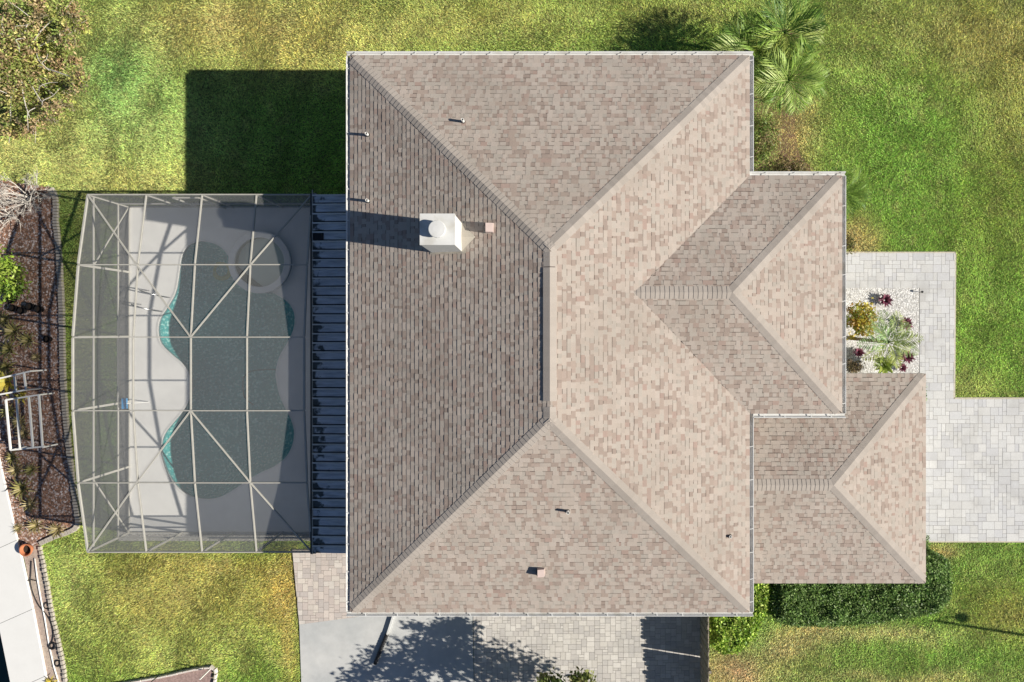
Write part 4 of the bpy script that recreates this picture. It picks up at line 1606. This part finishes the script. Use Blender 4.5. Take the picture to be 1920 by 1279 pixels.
def hedge(name, polypx, ztop, pal, label, n_per_m2, size, parent_px):
    poly = ccw([W2(*p, ztop) for p in polypx])
    root = empty(name, W(*parent_px), label, 'hedge')
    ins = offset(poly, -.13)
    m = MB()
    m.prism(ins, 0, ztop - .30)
    m.build('dark_core', M_core, root)  # added near-black block: stops light and stands in for the shaded hedge inside
    xs, ys = [p[0] for p in poly], [p[1] for p in poly]
    n = int((max(xs) - min(xs)) * (max(ys) - min(ys)) * n_per_m2)
    x, y = rng.uniform(min(xs), max(xs), n), rng.uniform(min(ys), max(ys), n)
    k = inpoly(x, y, poly)
    x, y = x[k], y[k]
    z = ztop - .11 + (vnoise(x, y, 2.2, 41) - .5) * .16 + (vnoise(x, y, 5.0, 42) - .5) * .12 + rng.normal(size=len(x)) * .04
    # round the shoulders: lower near the rim
    near = np.ones(len(x)) * 9
    for i in range(len(poly)):
        a, b = np.array(poly[i - 1]), np.array(poly[i])
        d = b - a
        t = np.clip(((x - a[0]) * d[0] + (y - a[1]) * d[1]) / (d @ d), 0, 1)
        near = np.minimum(near, np.hypot(x - a[0] - t * d[0], y - a[1] - t * d[1]))
    z -= np.clip(.28 - near, 0, .28) ** 2 * 3.5
    P = [np.stack([x, y, z], -1)]
    for i in range(len(poly)):          # sides
        a, b = np.array(poly[i - 1]), np.array(poly[i])
        L = np.hypot(*(b - a))
        q = int(L * ztop * n_per_m2 * .6)
        t = rng.random(q)
        zz_ = rng.uniform(.05, ztop - .2, q)
        xy = a + (b - a) * t[:, None] + rng.normal(size=(q, 2)) * .05
        P.append(np.column_stack([xy, zz_]))
    P = np.concatenate(P)
    leaf_part('leaves', P, size, pick(pal, len(P), .5, 1.5) * (.75 + .5 * vnoise(P[:, 0], P[:, 1], 2.7, 43))[:, None], root, .5, .5)
    return root


PAL_HEDGE = [(.14, .25, .06), (.19, .32, .08), (.11, .20, .055), (.24, .36, .10), (.28, .38, .14)]
PAL_BRIGHT = [(.34, .50, .07), (.46, .60, .10), (.22, .38, .05), (.56, .66, .16), (.16, .28, .04)]
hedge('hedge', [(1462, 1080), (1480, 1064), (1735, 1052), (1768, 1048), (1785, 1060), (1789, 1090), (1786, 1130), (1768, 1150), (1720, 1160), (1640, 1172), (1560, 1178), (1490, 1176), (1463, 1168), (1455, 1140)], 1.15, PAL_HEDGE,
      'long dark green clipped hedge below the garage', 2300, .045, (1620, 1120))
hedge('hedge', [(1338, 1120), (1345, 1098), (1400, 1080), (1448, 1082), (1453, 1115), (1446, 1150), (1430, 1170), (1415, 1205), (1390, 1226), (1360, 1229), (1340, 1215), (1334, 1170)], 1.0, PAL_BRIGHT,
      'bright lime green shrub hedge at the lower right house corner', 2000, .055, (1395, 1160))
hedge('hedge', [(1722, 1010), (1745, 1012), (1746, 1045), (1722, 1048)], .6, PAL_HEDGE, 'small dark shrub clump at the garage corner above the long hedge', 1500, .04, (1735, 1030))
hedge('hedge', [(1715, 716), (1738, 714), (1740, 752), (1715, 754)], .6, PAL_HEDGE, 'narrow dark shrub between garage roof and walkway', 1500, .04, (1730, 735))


def frond_mesh(name, L, droop, nleaf, lw, ll, col, vshape=.35, fw=(.45, .75)):
    """feather frond along +X: a curved rib with narrow leaflets on both sides"""
    m = MB()
    pts = [Vector((L * t, 0, L * (.42 * t - droop * t * t))) for t in np.linspace(0, 1, 9)]
    m.tube(pts, [.016 * (1 - .8 * i / 8) for i in range(9)], 5, col=tuple(np.array(col) * 1.1))
    for i in range(nleaf):
        t = .14 + .86 * i / (nleaf - 1)
        c = Vector((L * t, 0, L * (.42 * t - droop * t * t)))
        dirx = Vector((1, 0, .42 - 2 * droop * t)).normalized()
        l = ll * (math.sin(math.pi * min(1, t * .9 + .08)) * .8 + .25)
        for s in (-1, 1):
            fwd = random.uniform(*fw)
            tip = c + dirx * l * fwd + Vector((0, s, 0)) * l * .85 + Vector((0, 0, l * vshape - l * .35 * random.random()))
            wv_ = dirx * lw
            mid = c.lerp(tip, .5) + Vector((0, 0, l * .06))
            cc = tuple(np.array(col) * random.uniform(.7, 1.35))
            m.face([c - wv_ * .4, mid - wv_, tip, mid + wv_], cc)
    return m.mesh(name)


def palm(base, h, crown, meshes, nf, label, scale=1.0, tr=.07, group=None, mat=M_leaf):
    """trunk from base to the crown point, fronds turned about it"""
    base, crown = Vector(base), Vector(crown)
    root = empty('palm', base, label, 'palm', group)
    m = MB()
    pts = [base.lerp(crown, t) + Vector((0, 0, 0)) for t in np.linspace(0, 1, 9)]
    m.tube(pts, [tr * (1.15 - .35 * t) * (1.06 if i % 2 else .96) for i, t in enumerate(np.linspace(0, 1, 9))], 9)
    m.build('trunk', M_bark, root, True)
    for i in range(nf):
        a = i * 2.39996 + random.uniform(-.2, .2)
        tilt = -math.radians(8 + 50 * (1 - i / nf) ** 1.3) + math.radians(22)
        o = link('frond', random.choice(meshes), mat, root, loc=crown + Vector((math.cos(a), math.sin(a), 0)) * .03, rot=(random.uniform(-.2, .2), tilt, a))
        s = scale * random.uniform(.82, 1.12)
        o.scale = (s, s, s)
    return root


FR_G = [frond_mesh('frond_feather', random.uniform(1.0, 1.2), random.uniform(.42, .62), 14, .026, .48, c_, fw=(.9, 1.4)) for c_ in
        ((.16, .28, .05), (.28, .42, .08), (.10, .20, .04), (.40, .52, .14), (.22, .34, .06), (.50, .58, .22), (.36, .42, .09))]
FR_S = [frond_mesh('frond_silver', random.uniform(.85, 1.0), random.uniform(.45, .6), 16, .022, .32, c_) for c_ in
        ((.36, .46, .20), (.45, .52, .20), (.28, .42, .18), (.52, .56, .16))]
for me in FR_S:
    me.materials.append(M_leaf)
for me in FR_G:
    me.materials.append(M_leaf)
PG = 'palms at the upper right house corner'
for (px, py, h, lab, nf) in ((1470, 62, 2.1, 'green feather palm highest of the cluster at the upper right corner', 27),
                             (1402, 92, 1.8, 'green feather palm overlapping the upper right gutter corner', 26),
                             (1478, 150, 2.1, 'wide green feather palm lowest and rightmost of the corner cluster', 28),
                             (1432, 118, 1.7, 'smaller green feather palm in the middle of the corner cluster', 22)):
    c = W(px, py, h)
    palm((c.x - .05, c.y - .05, 0), h, c, FR_G, nf, lab, 1.08, .06, PG)
c = W(1580, 362, 1.6)
palm((c.x, c.y, 0), 1.6, c, [FR_G[0], FR_G[2], FR_G[4]], 20, 'green palm peeking out beside the front wing gutter', .72, .06)
c = W(1665, 642, 3.0)
bq = W(1592, 634, 0)
palm(bq, 3.0, c, FR_S, 15, 'pale silvery fan palm over the white gravel bed', 1.0, .06)


def rosette_mesh(name, n, L, w, cols, rise=.6, droop=.5):
    m = MB()
    for i in range(n):
        a = i * 2.39996
        t = i / n
        l = L * random.uniform(.75, 1.1)
        el = rise + (1 - rise) * t * 1.2
        d = Vector((math.cos(a), math.sin(a), 0))
        s = Vector((-math.sin(a), math.cos(a), 0))
        p0 = d * .02
        p1 = d * l * .5 * (1 - .35 * t) + Vector((0, 0, l * .45 * el))
        p2 = d * l * (1 - .4 * t) + Vector((0, 0, l * (.7 * el - droop * (1 - t))))
        c = tuple(np.array(random.choice(cols)) * random.uniform(.75, 1.25))
        m.face([p0 - s * w * .7, p0 + s * w * .7, p1 + s * w, p1 - s * w], c)
        m.face([p1 - s * w, p1 + s * w, p2], c)
    return m.mesh(name)


def rosette(px, py, z, me, s, name, label, cat='plant', group=None):
    o = link(name, me, M_leaf, None, loc=W(px, py, z), rot=(random.uniform(-.1, .1), random.uniform(-.1, .1), random.uniform(0, 6)))
    o.scale = (s, s, s)
    return tag(o, label, cat, group)


Y_ = [(.30, .27, .09), (.38, .33, .13), (.22, .22, .07), (.42, .36, .17)]
R_AG = rosette_mesh('rosette_yellow', 26, .55, .028, Y_, .55, .45)
R_AG2 = rosette_mesh('rosette_straw', 30, .5, .02, [(.46, .38, .20), (.36, .30, .14), (.28, .24, .09)], .4, .35)
R_PU = rosette_mesh('rosette_purple', 30, .27, .035, [(.22, .06, .10), (.14, .04, .07), (.30, .10, .15), (.10, .03, .05)], .7, .25)
R_YL = rosette_mesh('rosette_big', 12, .75, .075, [(.52, .42, .06), (.60, .50, .10), (.44, .40, .08)], .6, .4)
R_OR = rosette_mesh('rosette_green', 24, .4, .05, [(.22, .30, .05), (.30, .36, .07), (.16, .24, .04)], .7, .3)
GR = 'spiky plants in the mulch bed'
for px, py, me, s, lab in ((29, 622, R_AG, 1.15, 'spiky yellow green plant highest in the mulch bed'),
                           (57, 638, R_AG, .95, 'spiky yellow green plant right beside the highest one'),
                           (20, 655, R_AG, 1.1, 'spiky yellow green plant hugging the left picture edge'),
                           (70, 670, R_AG2, .6, 'small straw coloured tuft below the spiky plants'),
                           (14, 688, R_AG, .9, 'yellow green spiky plant just above the broad yellow leaves'),
                           (20, 770, R_AG, .8, 'yellow green spiky plant at the left bar of the three panel frame'),
                           (48, 812, R_AG2, .8, 'straw tuft in the lower half of the three panel frame'),
                           (12, 600, R_AG, .9, 'yellow green spiky plant just below the black pots'),
                           (62, 880, R_AG, .75, 'yellow green spiky plant right of the thin tuft by the seawall'),
                           (28, 858, R_AG, .8, 'yellow green spiky plant right under the three panel frame'),
                           (60, 945, R_AG2, .9, 'straw tuft halfway between the large spiky plant and the lower bed edge'),
                           (46, 915, R_AG, 1.15, 'large spiky yellow plant next to the white seawall slabs'),
                           (34, 880, R_AG2, .9, 'thin straw tuft just above the large spiky plant by the seawall'),
                           (70, 985, R_AG2, 1.0, 'straw coloured spiky plant near the terracotta pot'),
                           (38, 990, R_AG2, .7, 'small straw tuft by the seawall slab above the pot'),
                           (110, 992, R_AG2, 1.0, 'straw coloured spiky plant in the lower right bed corner'),
                           (97, 1277, R_YL, .45, 'small yellow leafed plant at the bottom of the dirt strip')):
    rosette(px, py, .06, me, s, 'spiky_plant', lab, 'plant', GR)
rosette(16, 716, .45, R_YL, 1.0, 'yellow_plant', 'plant with broad bright yellow leaves above the white frame', 'plant')
rosette(44, 742, .3, R_YL, .55, 'yellow_plant', 'smaller yellow leafed plant at the corner of the white frame', 'plant')
rosette(40, 790, .15, R_AG2, .9, 'yellow_plant', 'thin yellowish plant growing inside the three panel white frame', 'plant')
GP = 'purple plants in the white gravel'
for px, py, s, lab in ((1658, 563, 1.0, 'purple red rosette plant highest in the white gravel'), (1696, 607, 1.0, 'purple rosette plant at right of the white gravel bed'),
                       (1608, 661, .8, 'small purple rosette plant nearest the house wing'), (1699, 669, 1.0, 'purple rosette plant under the silvery palm tips'),
                       (1690, 689, .7, 'small purple rosette plant lowest, by the garage roof')):
    rosette(px, py, .12, R_PU, s * 1.3, 'purple_plant', lab, 'plant', GP)
rosette(1654, 683, .45, R_OR, 1.35, 'green_plant', 'bright yellow green leafy plant above the garage roof edge', 'plant')


def shrub(name, px, py, zc, rad, nclump, per, rc, size, pal, label, cat='shrub', stems=7, stem_mat=None, extra=None, shell=.35):
    c = W(px, py, zc)
    base = Vector((c.x, c.y, 0))
    root = empty(name, base, label, cat)
    P, cc = clumps(nclump, per, c, rad, rc, shell)
    P[:, 2] = np.maximum(P[:, 2], .05)
    n = len(P)
    ccol = pick(pal, nclump, .8, 1.2)
    cols = np.repeat(ccol, per, 0) * rng.uniform(.6, 1.35, n)[:, None]
    leaf_part('leaves', P, size, cols, root, .4, .45)
    m = MB()
    for i in range(stems):
        t = Vector(cc[rng.integers(0, nclump)])
        mid = base.lerp(t, .5) + Vector((random.uniform(-.15, .15), random.uniform(-.15, .15), .1))
        m.tube(smooth_open([base, mid, t], 4), [.03 * (1 - i_ / 10) for i_ in range(9)], 6)
    m.build('stems', stem_mat or M_bark, root)
    return root


shrub('croton', 1612, 600, .7, (.62, .75, .4), 60, 22, .09, .07, [(.48, .38, .06), (.56, .46, .09), (.42, .24, .06), (.36, .40, .08), (.54, .34, .08)], 'orange and yellow croton shrub in the white gravel')
shrub('dry_shrub', 1600, 688, .25, (.5, .28, .2), 24, 18, .07, .05, [(.20, .14, .08), (.28, .22, .13), (.12, .10, .06)], 'dry brown shrub in the white gravel beside the garage roof')
shrub('green_shrub', 8, 520, .7, (.62, 1.1, .5), 70, 24, .12, .07, [(.26, .38, .05), (.18, .30, .04), (.34, .44, .08)], 'bright green leafy shrub at the left edge of the mulch bed')
shrub('dry_shrub', 1436, 262, .35, (.42, 1.3, .3), 85, 22, .10, .05, [(.26, .22, .10), (.34, .28, .14), (.20, .26, .07), (.16, .24, .06), (.30, .36, .10)], 'long brown dry shrub below the corner palms')
shrub('dry_shrub', 1490, 318, .25, (.75, .35, .22), 40, 20, .10, .05, [(.26, .20, .10), (.20, .20, .07), (.15, .15, .06)], 'low brown green shrub in the corner of the front wing')
shrub('dry_shrub', 1592, 455, .3, (.25, .35, .25), 20, 18, .07, .045, [(.18, .16, .05), (.26, .20, .08), (.12, .13, .04)], 'small brownish shrub at the start of the front walkway')

# big half dry shrub, upper left corner
PAL_BUSH = [(.46, .32, .17), (.52, .40, .22), (.36, .26, .15), (.46, .50, .13), (.34, .44, .11), (.54, .50, .17), (.30, .36, .10), (.26, .23, .14)]
bush = shrub('bushy_tree', 30, 110, 1.15, (1.5, 2.3, .9), 300, 40, .19, .06, PAL_BUSH, 'large half dry brown and green bushy tree in the upper left corner', 'tree', 12, M_bark, shell=.15)
# outlying boughs, each a spray of leaves on its own limb
for px_, py_, r_ in ((120, 20, .55), (150, 45, .35), (118, 70, .5), (130, 120, .4), (150, 150, .38), (112, 165, .5), (120, 195, .38), (95, 215, .5), (60, 235, .45), (20, 245, .5), (70, 10, .6), (105, 110, .5)):
    c_b = W(px_, py_, random.uniform(.9, 1.7))
    pb, cb = clumps(int(26 * r_ / .45), 26, c_b, (r_, r_, r_ * .5), .09, .1)
    leaf_part('bough_leaves', pb, .06, np.repeat(pick(PAL_BUSH, len(cb), .85, 1.25), 26, 0) * rng.uniform(.6, 1.35, len(pb))[:, None], bush, .4, .45)
    mb = MB()
    hub = W(40, 115, .6)
    mb.tube(smooth_open([hub, hub.lerp(c_b, .55) + Vector((0, 0, .2)), c_b, c_b + (c_b - hub).normalized() * r_], 3), [.03, .028, .025, .022, .019, .016, .013, .010, .008, .005], 5)
    mb.build('bough', M_twig, bush)
for i in range(12):
    m = MB()
    a = random.uniform(0, 6.28)
    p = W(42 + random.uniform(-60, 70), 118 + random.uniform(-100, 100), random.uniform(1.6, 2.0))
    d = Vector((math.cos(a), math.sin(a), random.uniform(-.25, .2)))
    l = random.uniform(.5, 1.2)
    m.tube(smooth_open([p - Vector((0, 0, .2)), p + d * l * .3 + Vector((random.uniform(-.1, .1), 0, .08)), p + d * l * .7 + Vector((0, random.uniform(-.1, .1), .05)), p + d * l], 3), [.013, .012, .011, .010, .009, .008, .007, .006, .005, .004], 5)
    m.build('twig', M_twig, bush)

# bleached bare shrub left of the cage
dead = empty('bare_shrub', W(72, 372), 'bare bleached white shrub beside the pool cage corner', 'shrub')
m = MB()


def twig(p, d, l, r, depth):
    e_ = p + d * l
    mid = p + d * l * .5 + Vector((random.uniform(-.08, .08), random.uniform(-.08, .08), random.uniform(-.05, .05))) * l
    m.tube([p, mid, e_], [r, r * .8, r * .55], 5, cap=False)
    if depth == 0:
        return
    for _ in range(random.choice((2, 3, 3))):
        nd = (d + Vector((random.gauss(0, .55), random.gauss(0, .55), random.gauss(0, .3)))).normalized()
        twig(e_ if random.random() < .6 else mid, nd, l * random.uniform(.55, .8), r * .6, depth - 1)


b0 = W(62, 372, 0)
for i in range(13):
    a = i * 2.4 + random.uniform(-.3, .3)
    twig(b0 + Vector((random.uniform(-.08, .08), random.uniform(-.08, .08), 0)), Vector((math.cos(a) * .75, math.sin(a) * .6, random.uniform(.25, 1.0))).normalized(), random.uniform(.42, .62), .026, 4)
b0 = W(22, 405, 0)
for i in range(9):
    a = i * 2.4 + random.uniform(-.3, .3)
    twig(b0, Vector((math.cos(a) * .8, math.sin(a) * .5, random.uniform(.25, .9))).normalized(), random.uniform(.4, .6), .022, 3)
m.build('branches', M_twig, dead)

# black nursery pots in the bed
for i, (px, py, r) in enumerate(((36, 545, .16), (24, 561, .17), (60, 575, .14), (76, 580, .14), (44, 583, .13), (28, 578, .13), (92, 636, .13))):
    q = W(px, py, .1)
    pot = empty('nursery_pot', (q.x, q.y, 0), ['black nursery pot highest of the group by the green shrub', 'wide black nursery pot touching the green shrub', 'black nursery pot in the middle of the mulch bed',
                                             'black nursery pot rightmost of its group in the mulch', 'small black nursery pot between two others', 'small black nursery pot lowest beside the green shrub',
                                             'lone black nursery pot right of the spiky plants'][i], 'pot', 'black pots in the mulch bed')
    m = MB()
    m.lathe(q.x, q.y, [(r * .75, .03), (r, .24), (r * 1.08, .24), (r * .95, .24), (r * .85, .14)], 16)
    m.build('pot_wall', M_black, pot)
    m = MB()
    m.lathe(q.x, q.y, [(r * .88, .15), (.001, .16)], 14)
    m.build('soil', M_soil, pot)


# trees standing below the picture edge: crown tips and leaf shade fall on the slab
def tree(name, base, trunk_h, crowns, pal, size, label, seed=0):
    root = empty(name, base, label, 'tree')
    base = Vector(base)
    m = MB()
    top = base + Vector((0, 0, trunk_h))
    m.tube([base, base.lerp(top, .5) + Vector((.05, .03, 0)), top], [.14, .11, .09], 9)
    P, C = [], []
    for c, rad, nc, per, rc in crowns:
        p, cc = clumps(nc, per, c, rad, rc, .2)
        P.append(p)
        C.append(np.repeat(pick(pal, nc, .8, 1.2), per, 0) * rng.uniform(.6, 1.4, len(p))[:, None])
        m.tube(smooth_open([top, top.lerp(Vector(c), .5) + Vector((0, 0, .2)), Vector(c)], 4), [.07 - .006 * i for i in range(9)], 7)
        for k in range(12):
            t = Vector(cc[rng.integers(0, nc)])
            m.tube([Vector(c), Vector(c).lerp(t, .5), t], [.03, .02, .008], 5)
    m.build('trunk', M_bark, root)
    leaf_part('crown', np.concatenate(P), size, np.concatenate(C), root, .3, .5)
    return root


PAL_TREE = [(.16, .20, .05), (.24, .26, .09), (.10, .15, .04), (.30, .28, .12)]
tree('leafy_tree', (1.4, -14.4, 0), 2.1, [((0.0, -11.95, 2.7), (.45, .4, .5), 16, 22, .12), ((1.15, -11.95, 2.8), (.5, .45, .5), 18, 22, .12), ((0.9, -13.1, 3.1), (1.5, 1.35, 1.0), 66, 26, .17), ((-1.5, -13.6, 2.9), (1.7, 1.1, .8), 46, 26, .17), ((3.0, -13.5, 3.0), (1.5, 1.1, .8), 50, 24, .17)], PAL_TREE, .095,
     'leafy green tree whose tips show at the lower picture edge')

# ------------------------------------------------------------------ wooden fence and gate at the lower right of the patio
fence = empty('fence', W(1314, 1190), 'weathered wooden picket fence between patio and bright shrub', 'fence')
xf = W(1315, 1190).x


def picket_run(root, a, b, h, rails, off=.03, brace=False):
    a, b = Vector((*a, 0)), Vector((*b, 0))
    d = (b - a).normalized()
    s = Vector((d.y, -d.x, 0))
    L = (b - a).length
    n = int(L / .15)
    for i in range(n):
        p = a + d * (L * (i + .5) / n) + s * (off + (.022 if i % 2 else 0))
        hh = h + random.uniform(-.07, .07)
        w = L / n + (.004 if i % 2 else -.004)
        m = MB()
        q0, q1 = p - d * w / 2, p + d * w / 2
        o2 = s * .02
        prof = [(q0, .05), (q1, .05), (q1, hh - .05), (q1 - d * .03, hh), (q0 + d * .03, hh), (q0, hh - .05)]
        vs = [(v.x, v.y, z) for v, z in prof] + [((v + o2).x, (v + o2).y, z) for v, z in prof]
        m.add(vs, [tuple(range(5, -1, -1)), tuple(range(6, 12))] + [(k, (k + 1) % 6, 6 + (k + 1) % 6, 6 + k) for k in range(6)])
        m.build('picket', M_wood, root)
    for z in rails:
        m = MB()
        m.bar(a + Vector((0, 0, z)), b + Vector((0, 0, z)), .05, .09)
        m.build('rail', M_wood, root)
    if brace:
        m = MB()
        m.bar(a + d * .05 + Vector((0, 0, rails[0] + .08)) - s * .004, b - d * .05 + Vector((0, 0, rails[-1] - .08)) - s * .004, .04, .08)
        m.build('brace', M_wood, root)


HF = 1.38
ya, yg0, yg1, yb = -8.25, W(0, 1229).y, W(0, 1231.5).y, -14.5
picket_run(fence, (xf, ya), (xf, yg0), HF, (.3, 1.1))
for y in (ya - .1, yg0 + .06):
    m = MB()
    m.box(xf - .05, xf + .045, y - .05, y + .05, 0, HF + .05)
    m.build('post', M_wood, fence)
gate = empty('gate', (xf, yg1, 0), 'weathered wooden gate with diagonal brace below the fence gap', 'gate')
picket_run(gate, (xf, yg1), (xf + .03, yg1 - 1.3), HF, (.3, 1.1), brace=True)
fence2 = empty('fence', (xf, -12.5, 0), 'weathered wooden fence continuing below the gate', 'fence')
picket_run(fence2, (xf + .03, yg1 - 1.36), (xf, yb), HF, (.3, 1.1))
# ------------------------------------------------------------------ small lamps
gl_ = empty('garden_light', W(1723, 548), 'small dark path light at the corner of the white gravel bed', 'lamp')
q = W(1723, 548)
m = MB()
m.tube([(q.x, q.y, 0), (q.x, q.y, .24)], .012, 6)
m.build('stake', M_darkmetal, gl_)
m = MB()
m.lathe(q.x, q.y, [(.03, .21), (.045, .23), (.04, .26), (.001, .28)], 12)
m.build('lamp_head', M_darkmetal, gl_)

tip = W(1748, 1163)
HL = 5.2
off = HL / math.tan(EL)
bx, by = tip.x + off * math.cos(AZ), tip.y - off * math.sin(AZ)
lamp = empty('street_lamp', (bx, by, 0), 'dark street lamp beyond the right edge casting a long thin shadow', 'lamp')
m = MB()
m.tube([(bx, by, 0), (bx, by, 1.0), (bx, by, HL)], [.09, .065, .045], 10)
m.build('pole', M_darkmetal, lamp)
hx, hy = W(1800, 1157).x + (HL - .25) / math.tan(EL) * math.cos(AZ), W(1800, 1157).y - (HL - .25) / math.tan(EL) * math.sin(AZ)
m = MB()
m.tube([(bx, by, HL - .05), ((bx + hx) / 2, (by + hy) / 2, HL + .02), (hx, hy, HL - .12)], .02, 6)
m.build('arm', M_darkmetal, lamp)
m = MB()
m.lathe(hx, hy, [(.001, HL - .38), (.16, HL - .34), (.20, HL - .25), (.12, HL - .15), (.03, HL - .10), (.001, HL - .10)], 16)
m.build('lamp_head', M_darkmetal, lamp)
